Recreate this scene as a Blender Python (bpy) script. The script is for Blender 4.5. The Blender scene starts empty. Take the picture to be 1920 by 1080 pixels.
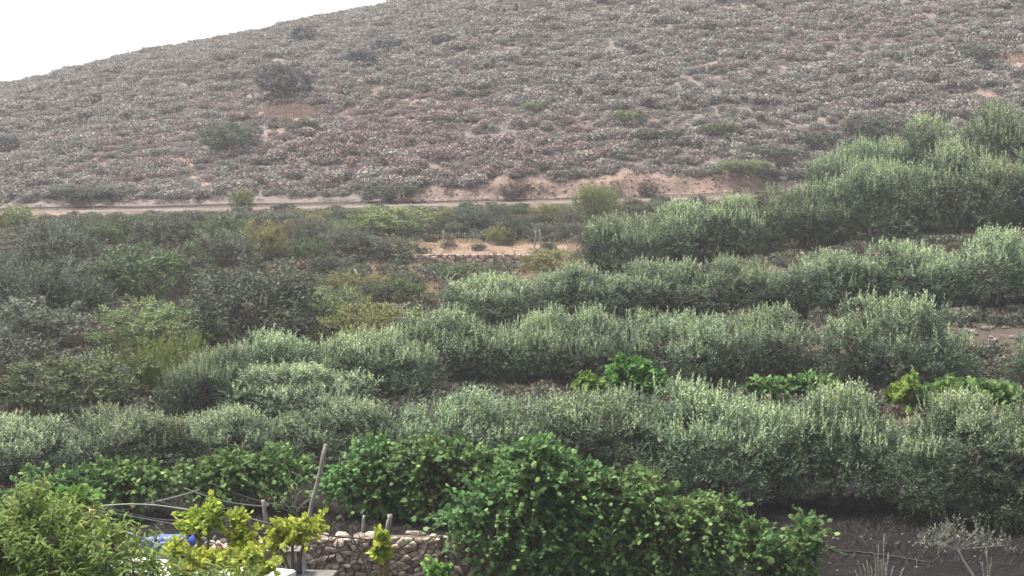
import bpy, math, random
import numpy as np
from mathutils import Vector, Matrix, Quaternion

rng = np.random.default_rng(7)
random.seed(7)
scene = bpy.context.scene
COL = scene.collection

# ------------------------------------------------------------------ camera
F = 2955.0                      # focal length in photo pixels (1920 wide)
PITCH = math.atan(180.0 / F)    # horizon sits on row 360 of 1080
cam_d = bpy.data.cameras.new('camera')
cam_d.sensor_width = 36.0
cam_d.lens = 36.0 * F / 1920.0
cam_d.clip_start = 0.5
cam_d.clip_end = 6000
cam = bpy.data.objects.new('camera', cam_d)
cam.location = (0, 0, 0)
cam.rotation_euler = (math.pi / 2 - PITCH, 0, 0)
COL.objects.link(cam)
scene.camera = cam

# ------------------------------------------------------------------ sky and sun (bright overcast)
SUN_EL, SUN_AZ = 66.0, -70.0    # azimuth measured from +Y (the hill) towards +X
world = bpy.data.worlds.new('World')
scene.world = world
world.use_nodes = True
nt = world.node_tree
nt.nodes.clear()
sky = nt.nodes.new('ShaderNodeTexSky')
sky.sky_type = 'NISHITA'
sky.sun_disc = False
sky.sun_elevation = math.radians(SUN_EL)
sky.sun_rotation = math.radians(SUN_AZ)
sky.air_density = 1.0
sky.dust_density = 4.0
sky.ozone_density = 1.0
hsv = nt.nodes.new('ShaderNodeHueSaturation')
hsv.inputs['Saturation'].default_value = 0.12      # a cloud sheet: nearly white
bg = nt.nodes.new('ShaderNodeBackground')
bg.inputs['Strength'].default_value = 0.056
wo = nt.nodes.new('ShaderNodeOutputWorld')
nt.links.new(sky.outputs[0], hsv.inputs['Color'])
nt.links.new(hsv.outputs[0], bg.inputs['Color'])
nt.links.new(bg.outputs[0], wo.inputs['Surface'])

sun_d = bpy.data.lights.new('sun', 'SUN')
sun_d.energy = 1.5
sun_d.angle = math.radians(10)
sun_d.color = (1.0, 0.94, 0.85)
sun = bpy.data.objects.new('sun', sun_d)
sd = Vector((math.sin(math.radians(SUN_AZ)) * math.cos(math.radians(SUN_EL)),
             math.cos(math.radians(SUN_AZ)) * math.cos(math.radians(SUN_EL)), math.sin(math.radians(SUN_EL))))
sun.rotation_euler = sd.to_track_quat('Z', 'Y').to_euler()
COL.objects.link(sun)

vs = scene.view_settings
vs.view_transform = 'Standard'
vs.look = 'None'
vs.exposure = 2.55
vs.gamma = 1.0
vs.use_curve_mapping = False
cy = scene.cycles
cy.max_bounces = 5
cy.diffuse_bounces = 3
cy.glossy_bounces = 2
cy.transmission_bounces = 4
cy.volume_bounces = 1
cy.transparent_max_bounces = 4
cy.use_denoising = True

# ------------------------------------------------------------------ helpers
def tag(o, label=None, cat=None, group=None, kind=None):
    if label: o['label'] = label
    if cat: o['category'] = cat
    if group: o['group'] = group
    if kind: o['kind'] = kind
    return o

def empty(name, loc):
    o = bpy.data.objects.new(name, None)
    o.empty_display_size = 0.2
    o.location = loc
    COL.objects.link(o)
    return o

def link(name, me, parent=None, loc=None, mat=None):
    o = bpy.data.objects.new(name, me)
    COL.objects.link(o)
    if parent is not None: o.parent = parent
    if loc is not None: o.location = loc
    if mat is not None:
        if not me.materials: me.materials.append(None)
        o.material_slots[0].link = 'OBJECT'
        o.material_slots[0].material = mat
    return o

def mesh_np(name, verts, polys, mat=None, smooth=False, attrs=None):
    """verts (n,3); polys: list of (k,m) index arrays, one per polygon size"""
    me = bpy.data.meshes.new(name)
    verts = np.asarray(verts, dtype=np.float32)
    loops = np.concatenate([p.reshape(-1) for p in polys]).astype(np.int32)
    sizes = np.concatenate([np.full(len(p), p.shape[1], dtype=np.int32) for p in polys])
    starts = np.concatenate([[0], np.cumsum(sizes)[:-1]]).astype(np.int32)
    me.vertices.add(len(verts)); me.vertices.foreach_set('co', verts.ravel())
    me.loops.add(len(loops)); me.loops.foreach_set('vertex_index', loops)
    me.polygons.add(len(sizes)); me.polygons.foreach_set('loop_start', starts)
    try: me.polygons.foreach_set('loop_total', sizes)
    except Exception: pass
    if smooth: me.polygons.foreach_set('use_smooth', np.ones(len(sizes), dtype=bool))
    me.update(calc_edges=True)
    for k, v in (attrs or {}).items():
        v = np.asarray(v, dtype=np.float32)
        if v.ndim == 1:
            a = me.attributes.new(k, 'FLOAT', 'POINT'); a.data.foreach_set('value', v)
        else:
            if v.shape[1] == 3: v = np.concatenate([v, np.ones((len(v), 1), np.float32)], 1)
            a = me.attributes.new(k, 'FLOAT_COLOR', 'POINT'); a.data.foreach_set('color', v.ravel())
    if mat: me.materials.append(mat)
    return me

def unit(v):
    return v / np.maximum(np.linalg.norm(v, axis=-1, keepdims=True), 1e-9)

# leaf outlines: (along, across, normal) and faces
def _vine():
    rim = [(0, 0.0), (-.12, .22), (-.02, .5), (.28, .36), (.42, .56), (.62, .36), (1.0, 0), (.62, -.36), (.42, -.56), (.28, -.36), (-.02, -.5), (-.12, -.22)]
    v = [(.36, 0, .05)] + [(a, b, -.10 * abs(b) * 2 - (.10 if a > .9 else 0)) for a, b in rim]
    n = len(rim)
    return np.array(v), [np.array([(0, i + 1, (i + 1) % n + 1) for i in range(n)])]
SHAPES = {
    'rhomb': (np.array([(0, 0, 0), (.5, -.5, .05), (1, 0, -.04), (.5, .5, .05)]), [np.array([(0, 1, 2, 3)])]),
    'lance': (np.array([(0, 0, 0), (.32, -.5, .03), (.32, .5, .03), (.70, -.42, -.08), (.70, .42, -.08), (1, 0, -.26)]),
              [np.array([(0, 1, 2), (3, 5, 4)]), np.array([(1, 3, 4, 2)])]),
    'vine': _vine(),
}

def leaf_verts(L, shape):
    P, D, N, ln, wd = L['P'], unit(L['D']), L['N'], L['l'], L['w']
    S = unit(np.cross(D, N)); N = np.cross(S, D)
    T = SHAPES[shape][0]
    V = (P[:, None, :] + (T[None, :, 0] * ln[:, None])[..., None] * D[:, None, :]
         + (T[None, :, 1] * wd[:, None])[..., None] * S[:, None, :]
         + (T[None, :, 2] * ln[:, None])[..., None] * N[:, None, :])
    return V

def leaf_mesh(name, L, shape, mat=None):
    V = leaf_verts(L, shape)
    n, k, _ = V.shape
    off = (np.arange(n) * k)
    polys = [(p[None] + off[:, None, None]).reshape(-1, p.shape[1]) for p in SHAPES[shape][1]]
    return mesh_np(name, V.reshape(-1, 3), polys, mat, attrs={'tint': np.repeat(L['t'], k)})

def sub(L, idx):
    return {k: v[idx] for k, v in L.items()}

def cat(*Ls):
    return {k: np.concatenate([l[k] for l in Ls]) for k in Ls[0]}

_LEAF = {}
def foliage(root, L, shape, mat, n_single, view_from):
    """most of the leaves are one joined part; the n_single that show largest are leaf objects of their own"""
    n = len(L['P'])
    n_single = min(n_single, n // 2)
    if n_single:
        V = unit(np.array(view_from)[None])
        score = (L['P'] @ V[0]) + rng.random(n) * .25 + np.abs((unit(L['N']) @ V[0])) * .3
        order = np.argsort(-score)
        pick, rest = order[:n_single], order[n_single:]
        key = (shape, mat.name)
        if key not in _LEAF:
            ms = []
            for t in (.1, .3, .5, .7, .9):
                one = dict(P=np.zeros((1, 3)), D=np.array([[1., 0, 0]]), N=np.array([[0, 0, 1.]]), l=np.ones(1), w=np.ones(1), t=np.array([t]))
                ms.append(leaf_mesh('leaf', one, shape, mat))
            _LEAF[key] = ms
        D = unit(L['D']); S = unit(np.cross(D, L['N'])); N = np.cross(S, D)
        for i in pick:
            me = _LEAF[key][int(np.clip(L['t'][i] * 5, 0, 4))]
            o = bpy.data.objects.new('leaf', me); COL.objects.link(o); o.parent = root
            l, w = L['l'][i], L['w'][i]
            M = Matrix.Identity(4)
            for r in range(3):
                M[r][0] = D[i][r] * l; M[r][1] = S[i][r] * w; M[r][2] = N[i][r] * l; M[r][3] = L['P'][i][r]
            o.matrix_local = M
        L = sub(L, rest)
    o = link('foliage', leaf_mesh('foliage', L, shape, mat), root)
    o['kind'] = 'stuff'
    return o

def tubes(name, paths, mat, sides=6, smooth=True):
    """paths: list of (points, radii)"""
    V, Q, off = [], [], 0
    for pts, rad in paths:
        pts = np.asarray(pts, float); n = len(pts)
        rad = np.broadcast_to(np.asarray(rad, float), (n,))
        T = unit(np.gradient(pts, axis=0))
        ref = np.array([0, 0, 1.]) if abs(T[0, 2]) < .9 else np.array([1., 0, 0])
        A = unit(np.cross(T, ref)); B = np.cross(T, A)
        ang = np.linspace(0, 2 * np.pi, sides, endpoint=False)
        ring = pts[:, None] + rad[:, None, None] * (np.cos(ang)[None, :, None] * A[:, None] + np.sin(ang)[None, :, None] * B[:, None])
        V.append(ring.reshape(-1, 3))
        i = np.arange(n - 1)[:, None] * sides; j = np.arange(sides)[None]; j2 = (j + 1) % sides
        Q.append((np.stack([i + j, i + j2, i + sides + j2, i + sides + j], -1).reshape(-1, 4)) + off)
        cap = np.array([[off + k for k in range(3)]])
        off += n * sides
        V.append(pts[-1:]); m = off; off += 1
        V.append(pts[:1]); m0 = off; off += 1
        s = m - sides
        Q.append(np.array([(s + k, s + (k + 1) % sides, m, m) for k in range(0)]).reshape(-1, 4))
        tri = np.array([(s + k, s + (k + 1) % sides, m) for k in range(sides)] + [(s - (n - 1) * sides + (k + 1) % sides, s - (n - 1) * sides + k, m0) for k in range(sides)])
        Q.append(tri)
    quads = [q for q in Q if q.shape[1] == 4 and len(q)]
    tris = [q for q in Q if q.shape[1] == 3]
    polys = ([np.concatenate(quads)] if quads else []) + ([np.concatenate(tris)] if tris else [])
    return mesh_np(name, np.concatenate(V), polys, mat, smooth)

def wobble(a, b, n, amp, rnd=rng):
    a, b = np.asarray(a, float), np.asarray(b, float)
    t = np.linspace(0, 1, n)[:, None]
    p = a + (b - a) * t
    j = rnd.normal(0, amp, (n, 3)); j[0] = 0; j[-1] = 0
    return p + j

def bezier(a, b, c, n):
    a, b, c = (np.asarray(q, float) for q in (a, b, c))
    t = np.linspace(0, 1, n)[:, None]
    return (1 - t) ** 2 * a + 2 * t * (1 - t) * b + t * t * c

def box_mesh(name, lo, hi, mat, bevel=.01):
    import bmesh
    bm = bmesh.new()
    bmesh.ops.create_cube(bm, size=1)
    for v in bm.verts:
        v.co = Vector([(lo[i] + hi[i]) / 2 + v.co[i] * (hi[i] - lo[i]) for i in range(3)])
    if bevel: bmesh.ops.bevel(bm, geom=list(bm.edges), offset=bevel, segments=1, affect='EDGES')
    me = bpy.data.meshes.new(name); bm.to_mesh(me); bm.free()
    me.materials.append(mat)
    return me

# ------------------------------------------------------------------ materials
def new_mat(name):
    m = bpy.data.materials.new(name); m.use_nodes = True
    t = m.node_tree; t.nodes.clear()
    out = t.nodes.new('ShaderNodeOutputMaterial')
    return m, t, out

def leaf_mat(name, c0, c1, c2=None, rough=.6, trans=.22, spec=.15, vary=.25, back=None):
    """colour runs c0 (old leaf) - c1 - c2 (young shoot) along the leaf's own tint; whole plants vary a little"""
    m, t, out = new_mat(name)
    at = t.nodes.new('ShaderNodeAttribute'); at.attribute_name = 'tint'
    ramp = t.nodes.new('ShaderNodeValToRGB')
    e = ramp.color_ramp.elements
    e[0].position = 0; e[0].color = (*c0, 1)
    e[1].position = 1; e[1].color = (*(c2 or c1), 1)
    if c2:
        n = e.new(.6); n.color = (*c1, 1)
    t.links.new(at.outputs['Fac'], ramp.inputs[0])
    oi = t.nodes.new('ShaderNodeObjectInfo')
    mr = t.nodes.new('ShaderNodeMapRange')
    mr.inputs['To Min'].default_value = 1 - vary; mr.inputs['To Max'].default_value = 1 + vary
    t.links.new(oi.outputs['Random'], mr.inputs['Value'])
    hs = t.nodes.new('ShaderNodeHueSaturation')
    t.links.new(ramp.outputs[0], hs.inputs['Color']); t.links.new(mr.outputs[0], hs.inputs['Value'])
    hm_ = t.nodes.new('ShaderNodeMapRange'); hm_.inputs['To Min'].default_value = .485; hm_.inputs['To Max'].default_value = .515
    fr = t.nodes.new('ShaderNodeMath'); fr.operation = 'FRACT'; ml = t.nodes.new('ShaderNodeMath'); ml.operation = 'MULTIPLY'; ml.inputs[1].default_value = 7.31
    t.links.new(oi.outputs['Random'], ml.inputs[0]); t.links.new(ml.outputs[0], fr.inputs[0]); t.links.new(fr.outputs[0], hm_.inputs['Value'])
    t.links.new(hm_.outputs[0], hs.inputs['Hue'])
    col = hs.outputs[0]
    if back:
        geo = t.nodes.new('ShaderNodeNewGeometry')
        mx = t.nodes.new('ShaderNodeMixRGB'); mx.inputs[2].default_value = (*back, 1)
        t.links.new(geo.outputs['Backfacing'], mx.inputs[0]); t.links.new(col, mx.inputs[1])
        col = mx.outputs[0]
    p = t.nodes.new('ShaderNodeBsdfPrincipled')
    p.inputs['Roughness'].default_value = rough
    p.inputs['Specular IOR Level'].default_value = spec
    t.links.new(col, p.inputs['Base Color'])
    tr = t.nodes.new('ShaderNodeBsdfTranslucent')
    t.links.new(col, tr.inputs['Color'])
    mix = t.nodes.new('ShaderNodeMixShader'); mix.inputs[0].default_value = trans
    t.links.new(p.outputs[0], mix.inputs[1]); t.links.new(tr.outputs[0], mix.inputs[2])
    t.links.new(mix.outputs[0], out.inputs[0])
    return m

def rough_mat(name, ca, cb, scale=3.0, rough=.9, bump=.3, bscale=None, per_obj=.0, cc=None, spec=.2):
    m, t, out = new_mat(name)
    tc = t.nodes.new('ShaderNodeTexCoord')
    nz = t.nodes.new('ShaderNodeTexNoise'); nz.inputs['Scale'].default_value = scale; nz.inputs['Detail'].default_value = 6
    nz.inputs['Roughness'].default_value = .65
    t.links.new(tc.outputs['Object'], nz.inputs['Vector'])
    r = t.nodes.new('ShaderNodeValToRGB')
    r.color_ramp.elements[0].position = .3; r.color_ramp.elements[0].color = (*ca, 1)
    r.color_ramp.elements[1].position = .7; r.color_ramp.elements[1].color = (*cb, 1)
    if cc:
        k = r.color_ramp.elements.new(.5); k.color = (*cc, 1)
    t.links.new(nz.outputs['Fac'], r.inputs[0])
    col = r.outputs[0]
    if per_obj:
        oi = t.nodes.new('ShaderNodeObjectInfo'); mr = t.nodes.new('ShaderNodeMapRange')
        mr.inputs['To Min'].default_value = 1 - per_obj; mr.inputs['To Max'].default_value = 1 + per_obj
        t.links.new(oi.outputs['Random'], mr.inputs['Value'])
        hs = t.nodes.new('ShaderNodeHueSaturation')
        t.links.new(col, hs.inputs['Color']); t.links.new(mr.outputs[0], hs.inputs['Value']); col = hs.outputs[0]
    p = t.nodes.new('ShaderNodeBsdfPrincipled'); p.inputs['Roughness'].default_value = rough
    p.inputs['Specular IOR Level'].default_value = spec
    t.links.new(col, p.inputs['Base Color'])
    if bump:
        n2 = t.nodes.new('ShaderNodeTexNoise'); n2.inputs['Scale'].default_value = bscale or scale * 4; n2.inputs['Detail'].default_value = 5
        t.links.new(tc.outputs['Object'], n2.inputs['Vector'])
        b = t.nodes.new('ShaderNodeBump'); b.inputs['Strength'].default_value = bump; b.inputs['Distance'].default_value = .05
        t.links.new(n2.outputs['Fac'], b.inputs['Height']); t.links.new(b.outputs[0], p.inputs['Normal'])
    t.links.new(p.outputs[0], out.inputs[0])
    return m

M = {}
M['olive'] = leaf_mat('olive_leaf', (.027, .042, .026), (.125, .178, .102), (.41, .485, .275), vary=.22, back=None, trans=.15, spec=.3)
M['peach'] = leaf_mat('peach_leaf', (.060, .100, .022), (.115, .175, .035), (.22, .28, .06), vary=.1, trans=.3)
M['vine'] = leaf_mat('vine_leaf', (.027, .066, .022), (.095, .182, .054), (.25, .35, .11), vary=.15, trans=.28)
M['lime'] = leaf_mat('young_vine_leaf', (.14, .20, .028), (.30, .36, .045), (.44, .48, .085), vary=.1, trans=.35)
M['fresh'] = leaf_mat('fresh_vine_leaf', (.09, .16, .028), (.18, .28, .045), (.30, .40, .08), vary=.1, trans=.3)
M['midvine'] = leaf_mat('bright_vine_leaf', (.06, .14, .03), (.12, .23, .045), (.25, .34, .07), vary=.12, trans=.3)
M['silver'] = leaf_mat('silver_leaf', (.10, .11, .085), (.17, .18, .145), (.26, .265, .22), vary=.1, trans=.15)
M['mq_dark'] = leaf_mat('maquis_dark', (.038, .047, .036), (.083, .098, .070), (.155, .175, .122), vary=.2)
M['mq_grey'] = leaf_mat('maquis_grey', (.055, .064, .046), (.115, .128, .095), (.20, .215, .165), vary=.2)
M['mq_green'] = leaf_mat('maquis_green', (.050, .070, .036), (.095, .130, .062), (.17, .21, .10), vary=.15)
M['mq_light'] = leaf_mat('maquis_light_green', (.09, .12, .05), (.17, .21, .09), (.27, .31, .14), vary=.1)
M['mq_yellow'] = leaf_mat('maquis_yellow_green', (.09, .10, .035), (.165, .172, .068), (.27, .265, .13), vary=.12)
M['mq_broom'] = leaf_mat('broom_green', (.06, .088, .026), (.125, .165, .048), (.22, .25, .085), vary=.1)
M['mq_brown'] = leaf_mat('maquis_brown', (.070, .058, .045), (.135, .112, .085), (.22, .19, .145), vary=.2)
M['straw'] = leaf_mat('dry_straw', (.25, .19, .12), (.38, .30, .19), (.48, .40, .28), vary=.15)
M['drypink'] = leaf_mat('dry_pinkish_grass', (.22, .16, .13), (.31, .235, .195), (.40, .32, .27), vary=.15, spec=.05)
M['hill_green'] = leaf_mat('hill_scrub_green', (.185, .173, .157), (.262, .248, .227), (.300, .284, .262), vary=.22, spec=.05, rough=.9, trans=.12)
M['hill_mauve'] = leaf_mat('hill_scrub_mauve', (.205, .163, .156), (.280, .228, .219), (.315, .264, .255), vary=.22, spec=.05, rough=.9, trans=.12)
M['hill_dark'] = leaf_mat('hill_bush_dark', (.040, .045, .050), (.070, .076, .080), (.115, .12, .12), vary=.12, trans=.12)
M['brush'] = leaf_mat('dry_brush', (.022, .02, .018), (.045, .04, .035), (.11, .10, .088), vary=.3)
M['bark'] = rough_mat('olive_bark', (.07, .06, .05), (.17, .15, .13), 8, bump=.8)
M['twig'] = rough_mat('twig_bark', (.10, .085, .07), (.20, .17, .14), 10, bump=.4)
M['cane'] = rough_mat('vine_cane', (.10, .07, .04), (.19, .14, .08), 10, bump=.4)
M['deadwood'] = rough_mat('weathered_wood', (.26, .24, .22), (.45, .42, .38), 6, bump=.6)
M['post'] = rough_mat('grey_wooden_post', (.15, .14, .125), (.30, .275, .245), 7, bump=.6)
M['wire'] = rough_mat('galvanised_wire', (.13, .13, .13), (.22, .22, .215), 5, rough=.5, bump=0)
M['hose'] = rough_mat('black_hose', (.012, .012, .013), (.03, .03, .032), 5, rough=.5, bump=0)
M['palehose'] = rough_mat('pale_hose', (.20, .20, .19), (.32, .32, .30), 5, rough=.6, bump=0)
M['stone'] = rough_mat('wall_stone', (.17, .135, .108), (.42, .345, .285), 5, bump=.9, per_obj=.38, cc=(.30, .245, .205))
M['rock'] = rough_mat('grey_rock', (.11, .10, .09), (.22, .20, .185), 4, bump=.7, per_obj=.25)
M['palerock'] = rough_mat('pale_rock', (.45, .40, .36), (.66, .61, .56), 4, bump=.6)
M['blue'] = rough_mat('blue_tarpaulin', (.025, .05, .30), (.055, .10, .44), 4, rough=.45, bump=.6, bscale=7, spec=.4)
M['black'] = rough_mat('black_strap', (.012, .012, .012), (.025, .025, .025), 5, rough=.6, bump=0)
M['white'] = rough_mat('whitewash', (.48, .48, .46), (.66, .66, .64), 2, bump=.2)
M['concrete'] = rough_mat('concrete', (.09, .087, .08), (.17, .165, .155), 3, bump=.4)
M['tin'] = rough_mat('grey_sheet_metal', (.20, .205, .215), (.36, .365, .38), 3, rough=.5, bump=.15)
M['red'] = rough_mat('red_plastic', (.22, .02, .02), (.32, .04, .035), 3, rough=.5, bump=0)
M['pinkstake'] = rough_mat('pinkish_stake', (.42, .25, .18), (.55, .36, .27), 5, bump=.2)
M['asphalt'] = rough_mat('asphalt', (.055, .052, .05), (.095, .09, .085), 6, bump=.3)
M['verge'] = rough_mat('pale_road_edge', (.12, .10, .09), (.20, .175, .155), 1.5, bump=.4)

# ------------------------------------------------------------------ terrain
def vnoise(x, y, seed=0):
    xi = np.floor(x).astype(np.int64); yi = np.floor(y).astype(np.int64)
    fx = x - xi; fy = y - yi
    fx = fx * fx * (3 - 2 * fx); fy = fy * fy * (3 - 2 * fy)
    def h(a, b):
        n = (a * 374761393 + b * 668265263 + seed * 1442695041) & 0x7fffffff
        n = ((n ^ (n >> 13)) * 1274126177) & 0x7fffffff
        return ((n ^ (n >> 16)) & 0xffff) / 65535.0
    return (h(xi, yi) * (1 - fx) + h(xi + 1, yi) * fx) * (1 - fy) + (h(xi, yi + 1) * (1 - fx) + h(xi + 1, yi + 1) * fx) * fy

def fbm(x, y, seed=0, octs=4):
    s, a, tot = 0, 1, 0
    for k in range(octs):
        s = s + a * (vnoise(x * 2 ** k + 17 * k, y * 2 ** k - 9 * k, seed + k) - .5); tot += a; a *= .5
    return s / tot * 2

KX = np.array([-700, 0, 480, 960, 1440, 1920, 2600.])
NEAR = [(-200, -7.5), (30.0, -7.4)]
PROF = [
    NEAR + [(30.25, -6.8), (41, -6.7), (43, -6.5), (46, -6.2), (76, -4.4), (100, -2.8), (106.3, -2.3), (107.4, -1.85), (112.5, -1.75), (113.2, -1.5)],
    NEAR + [(30.25, -6.72), (41, -6.6), (43, -6.4), (46, -6.1), (76, -3.9), (100, -2.2), (106.3, -1.8), (107.4, -1.47), (112.5, -1.4), (113.2, -1.1)],
    NEAR + [(30.25, -6.62), (41, -6.6), (43, -6.4), (50, -5.9), (76, -4.0), (100, -1.95), (106.3, -1.6), (107.4, -1.18), (112.5, -1.1), (113.2, -.8)],
    NEAR + [(30.25, -6.70), (41, -6.7), (43, -6.4), (52.3, -6.3), (53.2, -5.25), (64, -4.85), (83.6, -4.2), (84.3, -3.35), (92, -3.15), (106.3, -1.3), (107.4, -.84), (112.5, -.76), (113.2, -.5)],
    NEAR + [(30.25, -7.38), (40, -7.3), (42, -6.4), (52.3, -6.2), (54.5, -5.0), (64, -4.6), (67, -3.4), (78, -3.0), (81, -1.8), (90, -1.3), (106.3, -.75), (107.4, -.36), (112.5, -.3), (113.2, 0)],
    NEAR + [(30.25, -7.38), (40, -7.3), (42, -6.3), (48, -6.1), (54, -4.7), (64, -4.0), (68, -2.2), (77, -1.3), (81, .2), (90, 1.0), (100, 1.0), (106.3, .5), (107.4, .3), (112.5, .4), (113.2, .7)],
    NEAR + [(30.25, -7.38), (40, -7.2), (42, -6.2), (48, -5.9), (54, -4.4), (64, -3.4), (68, -1.5), (77, -.4), (81, 1.0), (90, 2.0), (100, 2.0), (106.3, 1.2), (107.4, .9), (112.5, 1.0), (113.2, 1.3)],
]
SKX = np.array([-900, -300, 0, 100, 200, 300, 400, 500, 600, 700, 760, 1000, 1400, 1900, 2800.])
SKY_ROW = np.array([300, 222, 168, 143, 117, 96, 79, 59, 39, 19, 7, -45, -110, -160, -190.])

def smooth(a, b, x):
    t = np.clip((x - a) / (b - a), 0, 1)
    return t * t * (3 - 2 * t)

def pxof(x, y):
    return 960 + F * x / np.maximum(y, 20.0)

def cut_h(px, x):
    return smooth(700, 800, px) * (1 - smooth(1400, 1460, px)) * (.62 + .4 * fbm(x * .25, x * 0 + 3.3, 41) + .25 * smooth(850, 1000, px))

def Z(x, y):
    x = np.asarray(x, float); y = np.asarray(y, float)
    x, y = np.broadcast_arrays(x, y)
    px = np.clip(pxof(x, y), -700, 2600)
    yw = y + np.where(y > 40, .5, 0.) * fbm(x * .15, y * .02, 5, 2)      # terraces are not drawn with a ruler
    cols = np.stack([np.interp(yw, [p[0] for p in pr], [p[1] for p in pr]) for pr in PROF], 0)
    i = np.clip(np.searchsorted(KX, px, side='right') - 1, 0, len(KX) - 2)
    t = (px - KX[i]) / (KX[i + 1] - KX[i])
    z = np.take_along_axis(cols, i[None], 0)[0] * (1 - t) + np.take_along_axis(cols, (i + 1)[None], 0)[0] * t
    # hill above the road
    pu = np.clip(960 + F * x / np.maximum(y, 20.0), -900, 2800)
    Ys = 192 + 14 * smooth(0, 1500, pu)
    zr = (360 - np.interp(pu, SKX, SKY_ROW)) * Ys / F - .45
    c = cut_h(px, x)
    zb = z + c * smooth(113.2 + .35 * fbm(x * 1.1, x * 0 + 7, 8, 3), 114.2 + .9 * fbm(x * .6, x * 0, 9, 3), y)
    T = np.maximum((y - 113.6) / (Ys - 113.6), 0)
    g = np.where(T < 1.36, T * (1.57 - .57 * T), 1.081 - .9 * (np.minimum(T, 3) - 1.36) ** 1.5)
    hz = np.where(y > 113.2, zb + (zr - (z + c)) * g, z)
    hz = np.maximum(hz, -40)
    amp = np.where(y < 40, .05, np.where(y < 106, .22, .0)) + smooth(115, 125, y) * .55
    amp = np.where((y > 84) & (y < 92) & (px > 640) & (px < 1150), .05, amp)
    return hz + amp * fbm(x * .35, y * .35, 2) + smooth(118, 140, y) * 1.0 * fbm(x * .06, y * .05, 3, 3) * (1 - smooth(170, 185, y))

def PX(px, py, Y):
    """the point at depth Y that photo pixel (px, py) looks at"""
    u = (px - 960) / F; v = (540 - py) / F
    dy = math.cos(PITCH) + v * math.sin(PITCH); dz = -math.sin(PITCH) + v * math.cos(PITCH)
    t = Y / dy
    return np.array([u * t, Y, dz * t])

_YS = np.concatenate([np.arange(26, 120, .1), np.arange(120, 240, .4)])
def hit(px, py):
    u = (px - 960) / F; v = (540 - py) / F
    dy = math.cos(PITCH) + v * math.sin(PITCH); dz = -math.sin(PITCH) + v * math.cos(PITCH)
    t = _YS / dy
    below = np.nonzero(dz * t < Z(u * t, _YS))[0]
    k = below[0] if len(below) else len(_YS) - 1
    return np.array([u * t[k], _YS[k], float(Z(u * t[k], _YS[k]))])

def zat(x, y): return float(Z(np.array([x]), np.array([y]))[0])

rows = np.concatenate([np.arange(-160, 28, 4), np.arange(28, 45, .25), np.arange(45, 82, .35), np.arange(82, 86, .2), np.arange(86, 105, .5),
                       np.arange(105, 116, .2), np.arange(116, 215, .8), np.arange(215, 330, 8), np.array([345, 370, 400])])
us = np.concatenate([np.linspace(-2.2, -.42, 30)[:-1], np.linspace(-.42, .42, 380), np.linspace(.42, 2.2, 30)[1:]])
RY, RU = np.meshgrid(rows, us, indexing='ij')
RX = RU * np.maximum(RY, 24)
RZ = Z(RX, RY)
# soil colours by kind of ground; the nearest terrace has shade painted in
px_g = pxof(RX, RY)
py_g = 360 - RZ / np.maximum(RY, 20) * F
n1 = fbm(RX * .12, RY * .12, 21); n2 = fbm(RX * .9, RY * .9, 22)
def C(*c): return np.array(c)
col = np.zeros(RX.shape + (3,)) + C(.022, .019, .018)  # near soil: shade under trees and trellis put into the colour
def blend(mask, c):
    global col
    col = col * (1 - mask[..., None]) + C(*c) * mask[..., None]
blend(((RY > 42) & (RY < 113)) * 1.0, (.095, .077, .063))
blend(((RY > 42) & (RY < 113)) * smooth(-.1, .5, n1 + .3 * n2), (.135, .103, .08))
blend(((RY > 63) & (RY < 92)) * smooth(640, 760, px_g) * (1 - smooth(1080, 1150, px_g)) * .8, (.20, .145, .11))
blend(((RY < 42)) * smooth(1100, 1350, px_g) * 1.0, (.017, .0155, .0155))                        # dark tilled soil, with tree shade painted into its colour
blend(((RY > 84.2) & (RY < 92.5)) * smooth(740, 830, px_g) * (1 - smooth(1130, 1200, px_g)), (.22, .155, .12))   # sandy terrace
blend(smooth(100, 106, RY) * (RY < 107.5) * smooth(-.5, .1, n2) * (.2 + .5 * (1 - smooth(380, 480, px_g))), (.27, .205, .155))
blend(smooth(113.0, 113.4, RY), (.18, .148, .138))
blend(smooth(114.5, 116, RY) * smooth(.0, .5, n1 + .4 * n2), (.21, .16, .142))
blend(smooth(113.2, 113.5, RY) * (1 - smooth(114.5, 115.6, RY)) * np.clip(cut_h(px_g, RX) / 1.0, 0, 1), (.25, .175, .142))   # raw earth cut
def patch(cx, cy, rx, ry, c, k=1.0):
    d = ((px_g - cx) / rx) ** 2 + ((py_g - cy) / ry) ** 2
    blend(k * (1 - smooth(.5, 1.2, d + .5 * n2)) * (RY > 113.5), c)
patch(545, 212, 70, 22, (.30, .205, .16)); patch(1900, 113, 60, 14, (.33, .235, .19)); patch(1835, 180, 55, 14, (.30, .22, .17))
patch(300, 330, 130, 45, (.27, .19, .17), .7); patch(1720, 178, 90, 4, (.28, .24, .22), .8)
nr, nu = RX.shape
idx = np.arange(nr * nu).reshape(nr, nu)
quads = np.stack([idx[:-1, :-1], idx[:-1, 1:], idx[1:, 1:], idx[1:, :-1]], -1).reshape(-1, 4)

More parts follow.
